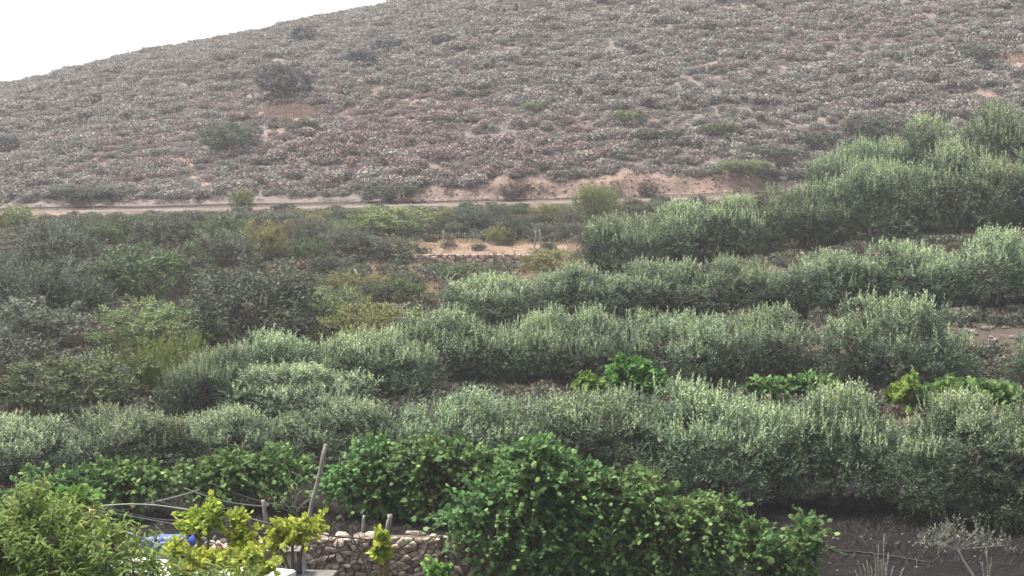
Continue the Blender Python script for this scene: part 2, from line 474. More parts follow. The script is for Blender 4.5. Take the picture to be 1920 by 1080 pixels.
m, t, out = new_mat('ground_soil')
at = t.nodes.new('ShaderNodeAttribute'); at.attribute_name = 'soil'
geo = t.nodes.new('ShaderNodeNewGeometry')
nz = t.nodes.new('ShaderNodeTexNoise'); nz.inputs['Scale'].default_value = 2.2; nz.inputs['Detail'].default_value = 8; nz.inputs['Roughness'].default_value = .7
t.links.new(geo.outputs['Position'], nz.inputs['Vector'])
mr = t.nodes.new('ShaderNodeMapRange'); mr.inputs['From Min'].default_value = .25; mr.inputs['From Max'].default_value = .75
mr.inputs['To Min'].default_value = .55; mr.inputs['To Max'].default_value = 1.4
t.links.new(nz.outputs['Fac'], mr.inputs['Value'])
hs = t.nodes.new('ShaderNodeHueSaturation'); t.links.new(at.outputs['Color'], hs.inputs['Color']); t.links.new(mr.outputs[0], hs.inputs['Value'])
p = t.nodes.new('ShaderNodeBsdfPrincipled'); p.inputs['Roughness'].default_value = .95; p.inputs['Specular IOR Level'].default_value = .1
t.links.new(hs.outputs[0], p.inputs['Base Color'])
nb = t.nodes.new('ShaderNodeTexNoise'); nb.inputs['Scale'].default_value = 5; nb.inputs['Detail'].default_value = 8; nb.inputs['Roughness'].default_value = .7
t.links.new(geo.outputs['Position'], nb.inputs['Vector'])
bp = t.nodes.new('ShaderNodeBump'); bp.inputs['Strength'].default_value = 1.0; bp.inputs['Distance'].default_value = .2
t.links.new(nb.outputs['Fac'], bp.inputs['Height']); t.links.new(bp.outputs[0], p.inputs['Normal'])
t.links.new(p.outputs[0], out.inputs[0])
M['soil'] = m
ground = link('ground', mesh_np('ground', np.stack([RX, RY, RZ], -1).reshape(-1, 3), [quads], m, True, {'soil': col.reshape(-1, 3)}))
tag(ground, 'brown terraced hillside rising to the scrubby hill', kind='structure')

# ------------------------------------------------------------------ road
def strip(name, y0, y1, dz0, dz1, mat, x0=-60, x1=60, n=160):
    xs = np.linspace(x0, x1, n)
    ys = np.array([y0, (y0 + y1) / 2, y1])
    V = []
    for x in xs:
        for k, y in enumerate(ys):
            V.append((x, y + .25 * math.sin(x * .07), zat(x, 110.0) + dz0 + (dz1 - dz0) * k / 2))
    V = np.array(V); i = np.arange(n - 1)[:, None] * 3
    q = np.concatenate([np.concatenate([i + k, i + k + 3, i + k + 4, i + k + 1], 1) for k in range(2)])
    return mesh_np(name, V, [q], mat, True)
road = link('road', strip('road', 107.9, 112.3, .08, .085, M['asphalt']))
tag(road, 'narrow asphalt road crossing the slope', kind='structure')
kerb = link('road_edge', strip('road_edge', 107.7, 107.9, -.06, .10, M['verge']))
tag(kerb, 'pale earth and concrete road edge', kind='structure')

# ------------------------------------------------------------------ blob sampling and plants
def sample_blobs(blobs, n, shell=.55):
    """points in a union of ellipsoids (c, r), most of them near the outside; returns points and outward directions"""
    vol = np.array([r[0] * r[1] * r[2] for c, r in blobs]) ** .7
    k = rng.choice(len(blobs), n, p=vol / vol.sum())
    c = np.array([b[0] for b in blobs])[k]; r = np.array([b[1] for b in blobs])[k]
    d = unit(rng.normal(size=(n, 3)))
    rad = 1 - shell * rng.random(n) ** 1.8
    p = c + d * r * rad[:, None]
    nrm = unit(d / r)
    return p, nrm, rad

def shoots(P, D, length, n_leaf, leaf_l, leaf_w, tint0, tint1, spread=.9, droop=0.0, gravity=0.0, jitter=.25, start=.12):
    """leaves set in alternating pairs along straight or bending shoots"""
    n = len(P)
    D = unit(D)
    ref = unit(rng.normal(size=(n, 3)))
    A = unit(np.cross(D, ref)); B = np.cross(D, A)
    k = np.arange(n_leaf)
    s = start + (1 - start) * (k + .5) / n_leaf
    pos = P[:, None] + D[:, None] * (length[:, None] * s[None])[..., None]
    pos[..., 2] -= gravity * (length[:, None] * s[None]) ** 2
    ang = k[None] * 2.4 + rng.random((n, 1)) * 6.28 + rng.normal(0, .3, (n, n_leaf))
    rad = np.cos(ang)[..., None] * A[:, None] + np.sin(ang)[..., None] * B[:, None]
    tang = D[:, None] + np.zeros_like(pos)
    sp = spread * (1.15 - .75 * s)[None, :, None]
    dirs = tang * (1 - .3 * sp) + rad * sp + rng.normal(0, jitter, pos.shape)
    dirs[..., 2] -= droop
    nor = unit(tang - .2 * rad + rng.normal(0, .35, pos.shape))
    ln = leaf_l * (.75 + .5 * rng.random((n, n_leaf))) * (1.05 - .35 * s)[None]
    t = tint0[:, None] + (tint1 - tint0)[:, None] * s[None] + rng.normal(0, .09, (n, n_leaf))
    f = lambda a: a.reshape(-1, *a.shape[2:])
    return dict(P=f(pos), D=f(dirs), N=f(nor), l=f(ln), w=f(ln * leaf_w / leaf_l), t=np.clip(f(t), 0, 1))

def twig_paths(P, D, length, r=.006):
    return [(np.array([p, p + d * l * .55, p + d * l * .98]), (r, r * .7, r * .3)) for p, d, l in zip(P, unit(D), length)]

# ---- olive tree kinds: 5 m wide, 2.6 m tall
def make_olive(i, skirt=True, n_cl=430, H=1.0):
    g = np.random.default_rng(100 + i)
    blobs = [((0, 0, 1.45 * H), (1.15, 1.05, .85 * H))]
    for k in range(7):
        a = k / 7 * 6.28 + g.normal(0, .3); r = .95 + .6 * g.random()
        blobs.append(((r * math.cos(a) * 1.15, r * math.sin(a) * .95, (1.55 - .45 * r + .4 * g.random()) * H), (.6 + .4 * g.random(), .6 + .3 * g.random(), (.42 + .25 * g.random()) * H)))
    for k in range(3):
        blobs.append(((g.normal(0, .5), g.normal(0, .4), (1.8 + .3 * g.random()) * H), (.55, .5, .38)))
    if skirt:
        for k in range(8):
            a = k / 8 * 6.28 + g.normal(0, .3); r = 1.2 + .4 * g.random()
            blobs.append(((r * math.cos(a) * 1.15, r * math.sin(a) * .95, .5 + .35 * g.random()), (.55 + .3 * g.random(), .55, .42 + .2 * g.random())))
    n_cl = int(n_cl * (.5 + .5 * H))
    # sprays of foliage: each clump holds several shoots that leave one bough end together
    Pc, Nc, rad = sample_blobs(blobs, n_cl + (170 if skirt else 0), .5)
    per = 6
    P = np.repeat(Pc, per, 0) + rng.normal(0, .085, (len(Pc) * per, 3)); Nn = np.repeat(Nc, per, 0)
    tone = np.repeat(rng.random(len(Pc)), per)
    keep = P[:, 2] > (.12 if skirt else .6); P, Nn, tone = P[keep], Nn[keep], tone[keep]
    n = len(P)
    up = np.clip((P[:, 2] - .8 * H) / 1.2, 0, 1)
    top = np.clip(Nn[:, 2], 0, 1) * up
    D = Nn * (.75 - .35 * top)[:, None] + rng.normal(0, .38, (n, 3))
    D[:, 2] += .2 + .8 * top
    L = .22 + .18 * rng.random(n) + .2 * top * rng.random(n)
    t0 = -.08 + .12 * rng.random(n) + .26 * tone + .42 * top  # crown top paler, inside darker: light and shade painted into the tint
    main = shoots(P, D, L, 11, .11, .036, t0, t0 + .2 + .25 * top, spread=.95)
    # upright shoots that stand above the crown
    P2, N2, r2 = sample_blobs(blobs, 3200, .12)
    k = (N2[:, 2] > .5) & (P2[:, 2] > 1.25 * H); P2 = P2[k][:330]; m_ = len(P2)
    D2 = rng.normal(0, .17, (m_, 3)); D2[:, 2] = 1
    L2 = .22 + .42 * rng.random(m_) ** 1.3
    tt = .42 + .3 * rng.random(m_)
    tips = shoots(P2, D2, L2, 18, .10, .034, tt, tt + .35, spread=.7, jitter=.18)
    crown = leaf_mesh('crown', cat(main, tips), 'rhomb', M['olive'])
    # wood
    heads = [b[0] for b in blobs[1:8]]
    fork = np.array((g.normal(0, .12), g.normal(0, .1), .55))
    trunk = tubes('trunk', [(wobble((g.normal(0, .1), 0, -.25), fork, 6, .035), np.linspace(.19, .13, 6)),
                            (wobble((.12, .05, -.25), fork + (.05, 0, 0), 6, .04), np.linspace(.13, .09, 6))], M['bark'], 8)
    limbs = []
    for h in heads[::2] + heads[1:2]:
        h = np.array(h)
        mid = fork * .5 + h * .5 + np.array((0, 0, -.12))
        paths = [(bezier(fork, mid, h, 7) + np.concatenate([np.zeros((1, 3)), g.normal(0, .03, (6, 3))]), np.linspace(.085, .025, 7))]
        for q in range(7):
            s = bezier(fork, mid, h, 7)[g.integers(2, 7)]
            e = s + np.array((g.normal(0, .5), g.normal(0, .5), .35 + .35 * g.random()))
            paths.append((wobble(s, e, 4, .04), np.linspace(.022, .006, 4)))
        limbs.append(tubes('limb', paths, M['bark'], 6))
    return trunk, limbs, crown
OLIVES = [make_olive(i, i < 4) for i in range(6)] + [make_olive(6 + i, i < 2, 430, 1.45) for i in range(4)]

ORD = ['first', 'second', 'third', 'fourth', 'fifth', 'sixth', 'seventh', 'eighth', 'ninth', 'tenth', 'eleventh']
def olive(k, px, Y, w_px, top_py, label, group, rot=None, min_s=.0, bare=False):
    Y += rng.uniform(-.5, .5)
    x = PX(px, top_py, Y)[0]; zg = zat(x, Y)
    ztop = PX(px, top_py, Y)[2]
    sx = w_px / F * Y / (4.9 if Y < 42 else 4.45) * rng.uniform(.92, 1.05)
    top_py += rng.uniform(-12, 12) * 40 / Y
    sz = (ztop - zg) / 2.45
    tall = sz / sx > 1.25
    if tall: sz /= 1.45
    trunk, limbs, crown = OLIVES[(8 + k % 2 if bare else 6 + k % 2) if tall else (4 + k % 2 if bare else k % 4)]
    root = empty('olive_tree', (x, Y, zg))
    root.rotation_euler = (0, 0, rng.random() * 6.28 if rot is None else rot)
    root.scale = (sx, sx, sz)
    link('trunk', trunk, root)
    for l in limbs: link('limb', l, root)
    link('crown', crown, root)
    tag(root, label, 'olive tree', group)
    return root

ROWS = [
    ('nearest olive row behind the vines', 'olive trees of the nearest row', [
        (40, 36.5, 310, 792), (235, 36.5, 330, 775), (440, 37, 330, 772), (660, 37.5, 350, 757), (880, 37, 370, 752), (1105, 37.5, 390, 745),
        (1340, 37, 390, 742), (1570, 36.5, 390, 742), (1815, 34.8, 370, 745), (2030, 34.8, 380, 750)]),
    ('second olive row', 'olive trees of the second row', [
        (395, 44.5, 200, 665), (520, 46.5, 300, 635), (560, 43.8, 330, 690), (690, 46.5, 250, 628), (850, 49.5, 300, 592), (1000, 50, 230, 600), (1110, 49, 280, 590),
        (1270, 49.5, 290, 597), (1420, 49.5, 250, 592), (1680, 48, 320, 570), (1985, 47, 220, 600)]),
    ('third olive row', 'olive trees of the third row', [
        (930, 59, 240, 522), (1080, 60, 240, 505), (1240, 60, 260, 497), (1390, 60, 240, 492), (1560, 59.5, 270, 482), (1720, 59.5, 260, 468), (1870, 59, 270, 445), (2010, 59, 240, 425)]),
    ('fourth olive row up by the road bend', 'olive trees of the fourth row', [
        (1165, 73, 190, 412), (1275, 74, 210, 388), (1380, 74, 190, 378), (1505, 73.5, 215, 358), (1640, 74, 240, 314), (1795, 73.5, 275, 282), (1955, 73, 200, 275)]),
    ('topmost olive row against the hill', 'olive trees of the topmost row', [
        (1605, 82, 200, 274), (1745, 84, 215, 220), (1885, 85, 235, 208), (2010, 84, 230, 205)]),
]
kk = 0
BARE = {(1570, 36.5), (850, 49.5), (1000, 50), (1275, 74), (1380, 74), (1505, 73.5), (1790, 73.5), (1110, 49), (1870, 59), (2010, 59)}
for rname, grp, trees in ROWS:
    for j, (px, Y, w, top) in enumerate(trees):
        olive(kk, px, Y, w, top, 'olive tree, %s from the left in the %s' % (ORD[j], rname), grp, bare=(px, Y) in BARE); kk += 1

# ---- leafy shrub kinds: 2 m wide, 1.6 m tall (round), and upright ones
def make_shrub(i, upright=False, n_sh=900, leaf=.085, nleaf=9):
    g = np.random.default_rng(300 + i)
    blobs = [((0, 0, .7), (.7, .7, .65))]
    for k in range(6):
        a = k / 6 * 6.28 + g.normal(0, .3)
        r = .45 + .2 * g.random()
        blobs.append(((r * math.cos(a), r * math.sin(a), .45 + .55 * g.random()), (.35 + .22 * g.random(), .35 + .22 * g.random(), .35 + .18 * g.random())))
    Pc, Nc, rad = sample_blobs(blobs, n_sh // 6, .4)
    P = np.repeat(Pc, 6, 0) + rng.normal(0, .055, (len(Pc) * 6, 3)); Nn = np.repeat(Nc, 6, 0); tone = np.repeat(rng.random(len(Pc)), 6)
    k = P[:, 2] > .02; P, Nn, tone = P[k], Nn[k], tone[k]; n = len(P)
    D = Nn + rng.normal(0, .35, (n, 3)); D[:, 2] += 1.6 if upright else .35
    L = (.3 + .25 * rng.random(n)) if upright else (.12 + .14 * rng.random(n))
    t0 = .0 + .2 * rng.random(n) + .3 * tone + .25 * np.clip(Nn[:, 2], 0, 1)  # leaves paler where the crown faces up
    fol = shoots(P, D, L, nleaf, leaf, leaf * (.25 if upright else .42), t0, t0 + .3, spread=.45 if upright else 1.0)
    paths = []
    for b in blobs:
        for q in range(2):
            paths.append((wobble((g.normal(0, .08), g.normal(0, .08), -.15), np.array(b[0]) + g.normal(0, .12, 3), 5, .03), np.linspace(.03, .008, 5)))
    return leaf_mesh('foliage', fol, 'rhomb', M['mq_grey']), tubes('stem', paths, M['twig'], 5)
SHRUBS = [make_shrub(i) for i in range(5)]
UPRIGHT = [make_shrub(10 + i, True, 1100, .10, 10) for i in range(2)]

def shrub(px, base_py, w_px, top_py, mat, label, group=None, kind=None, name='shrub', cat_='shrub', Y=None):
    h = hit(px, base_py) if Y is None else None
    if h is None:
        x = PX(px, base_py, Y)[0]; h = np.array([x, Y, zat(x, Y)])
    ztop = PX(px, top_py, h[1])[2]
    s = w_px / F * h[1] / 1.95
    sz = max((ztop - h[2]) / 1.5, .2 * s)
    fol, st = (UPRIGHT if kind == 'up' else SHRUBS)[int(rng.integers(0, 2 if kind == 'up' else 5))]
    root = empty(name, h)
    root.rotation_euler = (0, 0, rng.random() * 6.28)
    root.scale = (s, s, sz)
    link('foliage', fol, root, mat=M[mat]); link('stem', st, root)
    tag(root, label, cat_, group)
    return root

MG = 'maquis shrubs on the left slope'
MAIN = [
    (150, 775, 270, 668, 'mq_green', 'broad dark green shrub just above the nearest olives at far left'),
    (315, 752, 170, 640, 'mq_broom', 'yellowish green broom with upright twigs beside the second olive row', 'up'),
    (285, 665, 210, 560, 'mq_light', 'pale green leafy shrub behind the yellowish broom'),
    (475, 660, 290, 492, 'mq_dark', 'largest dark green bush, left of the centre, above the second olive row'),
    (275, 568, 220, 452, 'mq_green', 'tall rounded green bush above the pale green shrub'),
    (690, 650, 190, 560, 'mq_yellow', 'yellow-green rounded bush right of the largest dark bush'),
    (620, 620, 150, 530, 'mq_light', 'light green bush touching the right side of the largest dark bush'),
    (490, 490, 100, 408, 'mq_yellow', 'tall yellow bush on the bank under the road, left of centre'),
    (740, 440, 150, 388, 'mq_light', 'spreading pale green bush hanging below the road edge'),
    (1120, 425, 85, 352, 'mq_light', 'straw-green broom standing up in front of the earth cut', 'up'),
    (1035, 515, 110, 468, 'mq_yellow', 'yellow bush at the right end of the sandy terrace'),
    (20, 430, 90, 378, 'mq_light', 'pale bush at the left picture edge beside the road'),
    (735, 492, 120, 440, 'mq_dark', 'rounded dark bush at the left end of the sandy terrace'),
    (870, 530, 130, 490, 'mq_green', 'low green bush under the dry stone terrace wall'),
]
for a in MAIN:
    shrub(a[0], a[1], a[2], a[3], a[4], a[5], MG, a[6] if len(a) > 6 else None)

# the other maquis, by kind
LM = [(150, 720, 'broad dark far-left shrub'), (315, 695, 'yellowish broom'), (285, 610, 'pale leafy shrub'), (475, 575, 'largest dark bush'),
      (275, 510, 'tall rounded green bush'), (690, 600, 'yellow-green rounded bush'), (490, 450, 'tall yellow bush'), (740, 415, 'spreading pale bush'),
      (1120, 390, 'straw-green broom'), (1035, 490, 'yellow terrace bush'), (20, 405, 'pale left-edge bush'),
      (735, 466, 'dark terrace bush'), (958, 396, 'pair of pale boulders'), (1290, 430, 'fourth olive row'), (1400, 400, 'earth cut end'), (668, 525, 'bare curved stem'), (20, 600, 'left picture edge'), (300, 400, 'left road stretch')]
LMH = [(532, 157, 'biggest dark hill bush'), (676, 108, 'dark round hill bush'), (432, 256, 'dark green bush halfway up'), (545, 212, 'dry orange patch'), (14, 268, 'dark bush at left edge'),
       (1240, 255, 'dark hill thicket'), (1390, 310, 'yellowish bush above the cut'), (1440, 285, 'grey bush by topmost olives'), (730, 358, 'dark bush left of the cut'), (960, 356, 'brown bush in the cut'),
       (1215, 352, 'small brown cut bush'), (170, 360, 'grey shrub at far left'), (455, 368, 'pale roadside shrub'), (1835, 180, 'bare upper right patch'), (1000, 200, 'pale green mid-hill bush')]
def where(px, py, lms):
    q = min(lms, key=lambda a: math.hypot(a[0] - px, (a[1] - py) * 1.5))
    dx, dy = px - q[0], (py - q[1]) * 1.5
    lr = 'right' if dx > 0 else 'left'; ud = 'below' if dy > 0 else 'above'
    w = '%s of' % lr if abs(dx) > 2.2 * abs(dy) else ud if abs(dy) > 2.2 * abs(dx) else ud + ' and %s of' % lr
    far = 'just ' if math.hypot(dx, dy) < 60 and ' and ' not in w else ''
    return '%s%s the %s' % (far, w, q[2])
NAMED = [a for a in MAIN]
def scatter_shrubs(n, xr, yr, wr, mats, label, group, mind=.55, avoid=()):
    done = []
    tries = 0
    while len(done) < n and tries < n * 40:
        tries += 1
        px = rng.uniform(*xr); py = rng.uniform(*yr)
        w = rng.uniform(*wr) * (.65 + .5 * (py - 380) / 300)
        if any(abs(px - q[0]) < mind * (w + q[2]) / 2 and abs(py - q[1]) < mind * .55 * (w + q[2]) / 2 for q in done): continue
        if any(a[0] < px < a[2] and a[1] < py < a[3] for a in avoid): continue
        if any(abs(px - a[0]) < .5 * a[2] + .15 * w and a[3] + 25 < py < a[1] + .75 * w for a in NAMED): continue
        done.append((px, py, w))
        mat = mats[int(rng.integers(0, len(mats)))]
        shrub(px, py, w, max(py - w * rng.uniform(.5, .75), 405 - .022 * px), mat, label[mat] + ' ' + where(px, py - .3 * w, LM), group)
lab = {'mq_dark': 'dark maquis shrub', 'mq_grey': 'ashy green maquis shrub', 'mq_green': 'dull green maquis shrub', 'mq_brown': 'brownish dry shrub'}
scatter_shrubs(22, (-40, 240), (560, 765), (140, 220), ['mq_dark', 'mq_grey', 'mq_grey', 'mq_grey'], lab, MG, .5)
scatter_shrubs(44, (-40, 460), (430, 600), (110, 190), ['mq_dark', 'mq_grey', 'mq_grey', 'mq_dark', 'mq_green'], lab, MG, .5)
scatter_shrubs(26, (480, 790), (440, 610), (60, 120), ['mq_dark', 'mq_light', 'mq_grey', 'mq_green', 'mq_yellow', 'mq_brown'], dict(lab, mq_yellow='yellowish dry shrub', mq_light='pale green shrub'), MG, .5, avoid=((760, 455, 900, 600), (690, 500, 800, 545)))
lab2 = {'mq_dark': 'small dark bank shrub', 'mq_grey': 'small greyish bank shrub', 'mq_green': 'small green bank shrub', 'mq_brown': 'small brown bank shrub', 'mq_yellow': 'small yellowish bank shrub'}
scatter_shrubs(60, (470, 1440), (405, 458), (60, 110), ['mq_dark', 'mq_dark', 'mq_green', 'mq_brown', 'mq_grey', 'mq_yellow'], lab2, 'shrubs on the bank below the road', .4)
scatter_shrubs(16, (220, 470), (408, 440), (70, 110), ['mq_dark'], lab2, 'shrubs on the bank below the road', .4)

# ------------------------------------------------------------------ hillside scrub
def make_scrub(i, n=420):
    g = np.random.default_rng(500 + i)
    blobs = [((0, 0, .2), (.44, .44, .34))] + [((g.normal(0, .3), g.normal(0, .3), .16 + .16 * g.random()), (.24, .24, .22)) for _ in range(5)]
    P, Nn, rad = sample_blobs(blobs, n, .4)
    k = P[:, 2] > -.05; P, Nn = P[k], Nn[k]; n = len(P)
    D = unit(np.cross(Nn, rng.normal(size=(n, 3)))) * .9 + Nn * .7 + rng.normal(0, .3, (n, 3)); D[:, 2] += .25
    l = .09 + .12 * rng.random(n)
    t = np.clip(.05 + .6 * rng.random(n) ** 1.3 + .25 * np.clip(Nn[:, 2], 0, 1), 0, 1)  # cushion tops paler: light from above painted into the tint
    return dict(P=P - unit(D) * l[:, None] * .3, D=D, N=Nn + rng.normal(0, .4, (n, 3)), l=l, w=l * .5, t=t)
SCRUB_L = [make_scrub(i) for i in range(6)]

def hill_species(x, y):
    px = pxof(x, y); py = 360 - Z(x, y) / y * F
    pink = np.exp(-(((px - 820) / 420) ** 2 + ((py - 270) / 85) ** 2)) + .55 * np.exp(-(((px - 260) / 150) ** 2 + ((py - 310) / 60) ** 2)) + .5 * np.exp(-(((px - 1550) / 300) ** 2 + ((py - 60) / 60) ** 2))
    return pink + .35 * fbm(x * .08, y * .08, 33) - .12

n_try = 60000
sy = 114.6 + (232 - 114.6) * rng.random(n_try)
sxu = rng.uniform(-.37, .37, n_try); sx_ = sxu * sy
keep = rng.random(n_try) < (sy / 232)
sx_, sy = sx_[keep], sy[keep]
dens = fbm(sx_ * .10, sy * .10, 51) * .5 + fbm(sx_ * .5, sy * .5, 52) * .5
pxs = pxof(sx_, sy); pys = 360 - Z(sx_, sy) / sy * F
bare = np.zeros(len(sx_), bool)
for cx, cy_, rx, ry in ((545, 212, 60, 14), (1900, 113, 55, 9), (1835, 182, 50, 8)):
    bare |= ((pxs - cx) / rx) ** 2 + ((pys - cy_) / ry) ** 2 < 1
bare |= (cut_h(pxs, sx_) > .5) & (sy < 114.5) & (rng.random(len(sx_)) < .8)
k = ~bare
sx_, sy, dens = sx_[k], sy[k], dens[k]
sz_ = Z(sx_, sy)
size = (.38 + .95 * rng.random(len(sx_)) ** 2.2) * (1 + .35 * np.clip(dens, -.6, .7) + .75 * np.clip(fbm(sx_ * .09, sy * .32, 53, 3), -.6, .6)) * np.where(rng.random(len(sx_)) < .02, 1.7, 1)
pink = hill_species(sx_, sy) + rng.normal(0, .22, len(sx_))
species = np.where(pink > .36, 1, 0)
size = np.minimum(size, 1.35)
# the 300 that show largest stand as shrubs of their own
show = size / sy * (np.abs(pxof(sx_, sy) - 960) < 930)
order = np.argsort(-show)
single, rest = order[:300], order[300:]
scrub_me = [[leaf_mesh('scrub', L, 'rhomb', M[mn]) for L in SCRUB_L] for mn in ('hill_green', 'hill_mauve')]
SL = ['low grey-green scrub cushion ', 'low dry mauve-brown scrub cushion ']
for q in single:
    o = link('scrub_bush', scrub_me[species[q]][int(rng.integers(0, 6))], None, (sx_[q], sy[q], sz_[q]))
    o.rotation_euler = (0, 0, rng.random() * 6.28); s = size[q]; o.scale = (s * rng.uniform(1, 1.4), s * rng.uniform(1, 1.3), s)
    tag(o, SL[species[q]] + where(float(pxof(sx_[q], sy[q])), 360 - sz_[q] / sy[q] * F, LMH), 'scrub', 'scrub cushions on the hillside')

# the rest: one object that scatters the same cushions over points
def scatter_stuff(name, pts, scl, spec, meshes, label, cat_):
    """pts get variants of meshes[spec]; one geometry-nodes object"""
    me = bpy.data.meshes.new(name)
    me.vertices.add(len(pts)); me.vertices.foreach_set('co', np.asarray(pts, np.float32).ravel())
    flat = [mm for group in meshes for mm in group]
    nv = len(meshes[0])
    vi = (np.asarray(spec) * nv + rng.integers(0, nv, len(pts))).astype(np.int32)
    a = me.attributes.new('variant', 'INT', 'POINT'); a.data.foreach_set('value', vi)
    a = me.attributes.new('size', 'FLOAT_VECTOR', 'POINT'); a.data.foreach_set('vector', np.asarray(scl, np.float32).ravel())
    a = me.attributes.new('turn', 'FLOAT_VECTOR', 'POINT')
    tv = np.zeros((len(pts), 3), np.float32); tv[:, 2] = rng.random(len(pts)) * 6.28; a.data.foreach_set('vector', tv.ravel())
    coll = bpy.data.collections.new(name + '_kinds')
    for q, mm in enumerate(flat):
        ob = bpy.data.objects.new('%s_kind_%02d' % (name, q), mm); coll.objects.link(ob)
    o = link(name, me)
    ng = bpy.data.node_groups.new(name, 'GeometryNodeTree')
    ng.interface.new_socket('Geometry', in_out='INPUT', socket_type='NodeSocketGeometry')
    ng.interface.new_socket('Geometry', in_out='OUTPUT', socket_type='NodeSocketGeometry')
    gi = ng.nodes.new('NodeGroupInput'); go = ng.nodes.new('NodeGroupOutput')
    m2p = ng.nodes.new('GeometryNodeMeshToPoints')
    iop = ng.nodes.new('GeometryNodeInstanceOnPoints'); iop.inputs['Pick Instance'].default_value = True
    ci = ng.nodes.new('GeometryNodeCollectionInfo'); ci.inputs['Collection'].default_value = coll
    ci.inputs['Separate Children'].default_value = True; ci.inputs['Reset Children'].default_value = True
    def attr(nm, ty):
        nn = ng.nodes.new('GeometryNodeInputNamedAttribute'); nn.data_type = ty; nn.inputs['Name'].default_value = nm
        return nn.outputs['Attribute']
    ng.links.new(gi.outputs[0], m2p.inputs[0]); ng.links.new(m2p.outputs[0], iop.inputs['Points'])
    ng.links.new(ci.outputs[0], iop.inputs['Instance'])
    ng.links.new(attr('variant', 'INT'), iop.inputs['Instance Index'])
    ng.links.new(attr('size', 'FLOAT_VECTOR'), iop.inputs['Scale'])
    ng.links.new(attr('turn', 'FLOAT_VECTOR'), iop.inputs['Rotation'])
    ng.links.new(iop.outputs[0], go.inputs[0])
    md = o.modifiers.new('scatter', 'NODES'); md.node_group = ng
    tag(o, label, cat_, kind='stuff')
    return o
r_ = rest
sc_ = np.stack([size[r_] * rng.uniform(1, 1.4, len(r_)), size[r_] * rng.uniform(1, 1.3, len(r_)), size[r_]], -1)
scatter_stuff('hillside_scrub', np.stack([sx_[r_], sy[r_], sz_[r_]], -1), sc_, species[r_], scrub_me, 'grey-green and mauve scrub covering the hill above the road', 'scrub')

# low dry growth between the shrubs below the road
def make_tuft(i, n=70):
    g = np.random.default_rng(700 + i)
    P = np.stack([g.normal(0, .22, n), g.normal(0, .22, n), np.full(n, -.03)], -1)
    D = g.normal(0, .35, (n, 3)); D[:, 2] = 1
    return dict(P=P, D=D, N=unit(g.normal(size=(n, 3)) + np.array([0, -.8, .2])), l=.18 + .22 * g.random(n), w=np.full(n, .03), t=g.random(n))
tufts = [make_tuft(i) for i in range(4)]
low = [[leaf_mesh('tuft', L, 'rhomb', M['straw']) for L in tufts],
       [leaf_mesh('tuft', L, 'rhomb', M['mq_brown']) for L in SCRUB_L[:4]],
       [leaf_mesh('tuft', L, 'rhomb', M['mq_grey']) for L in SCRUB_L[:4]]]
n = 12000
gy = rng.uniform(43, 107, n); gx = rng.uniform(-.36, .36, n) * gy
pg = pxof(gx, gy)
bank_c = (gy > 63) & (gy < 93) & (pg > 680) & (pg < 1120)
field = (gy > 84.2) & (gy < 92) & (pg > 760) & (pg < 1180)
grove = (pg > 1000) & (gy < 80)
k = (~field | (rng.random(n) < .25)) & (~grove | (rng.random(n) < .6)) & ~((gy > 52) & (gy < 54.8) & (pg > 700))
gx, gy, pg, bank_c = gx[k], gy[k], pg[k], bank_c[k]
straw_p = smooth(103, 106, gy) * .6 * (1 - .8 * smooth(380, 480, pg)) + .25 + .2 * fbm(gx * .15, gy * .15, 61) + .6 * bank_c
spc = np.where(rng.random(len(gx)) < straw_p, 0, np.where(rng.random(len(gx)) < .25, 1, 2))
s = rng.uniform(.45, 1.0, len(gx))
scatter_stuff('dry_undergrowth', np.stack([gx, gy, Z(gx, gy)], -1), np.stack([s, s, s], -1), spc, low, 'dry grass and low growth between the shrubs below the road', 'undergrowth')
# dry orange grass patches on the hill
pts = []
for cx, cy_, rx, ry, nn in ((545, 212, 75, 18, 120), (1895, 114, 55, 8, 40), (860, 45, 40, 25, 60), (700, 140, 60, 30, 50)):
    for _ in range(nn):
        pts.append(hit(cx + rng.normal(0, .5) * rx, cy_ + rng.normal(0, .5) * ry))
pts = np.array(pts); s = rng.uniform(.7, 1.3, len(pts))
scatter_stuff('dry_hill_grass', pts, np.stack([s, s, s], -1), np.zeros(len(pts), int), [[leaf_mesh('tuft', L, 'rhomb', M['drypink']) for L in tufts]], 'patches of straw-coloured dry grass on the hill', 'grass')

# pinkish dry tufts between the cushions
n = 9000
ty = rng.uniform(113.4, 205, n); tx = rng.uniform(-.36, .36, n) * ty
k = (cut_h(pxof(tx, ty), tx) < .4) | (ty > 114.4) | (rng.random(n) < .5)
tx, ty = tx[k], ty[k]; s = rng.uniform(.5, 1.15, len(tx))
hill_tufts = [leaf_mesh('tuft', L, 'rhomb', M['hill_mauve']) for L in tufts] + [leaf_mesh('tuft', L, 'rhomb', M['hill_green']) for L in tufts]
scatter_stuff('hill_tufts', np.stack([tx, ty, Z(tx, ty)], -1), np.stack([s * 1.3, s * 1.3, s], -1), np.zeros(len(tx), int), [hill_tufts], 'dry twiggy tufts between the scrub cushions on the hill', 'tufts')
# dark brush and litter on the soil of the nearest terrace
n = 900
ty = rng.uniform(30.6, 41, n); tx = rng.uniform(-.34, .34, n) * ty
k = (pxof(tx, ty) < 700) | (ty > 36) | (rng.random(n) < .5); tx, ty = tx[k], ty[k]; s = rng.uniform(.4, 1.1, len(tx))
brush = [leaf_mesh('brush', dict(L, w=L['w'] * .45), 'rhomb', M['brush']) for L in tufts]
scatter_stuff('dry_brush', np.stack([tx, ty, Z(tx, ty)], -1), np.stack([s * 1.4, s * 1.4, s * .5], -1), np.zeros(len(tx), int), [brush], 'dark dry brush on the soil under the nearest olives and wires', 'brush')

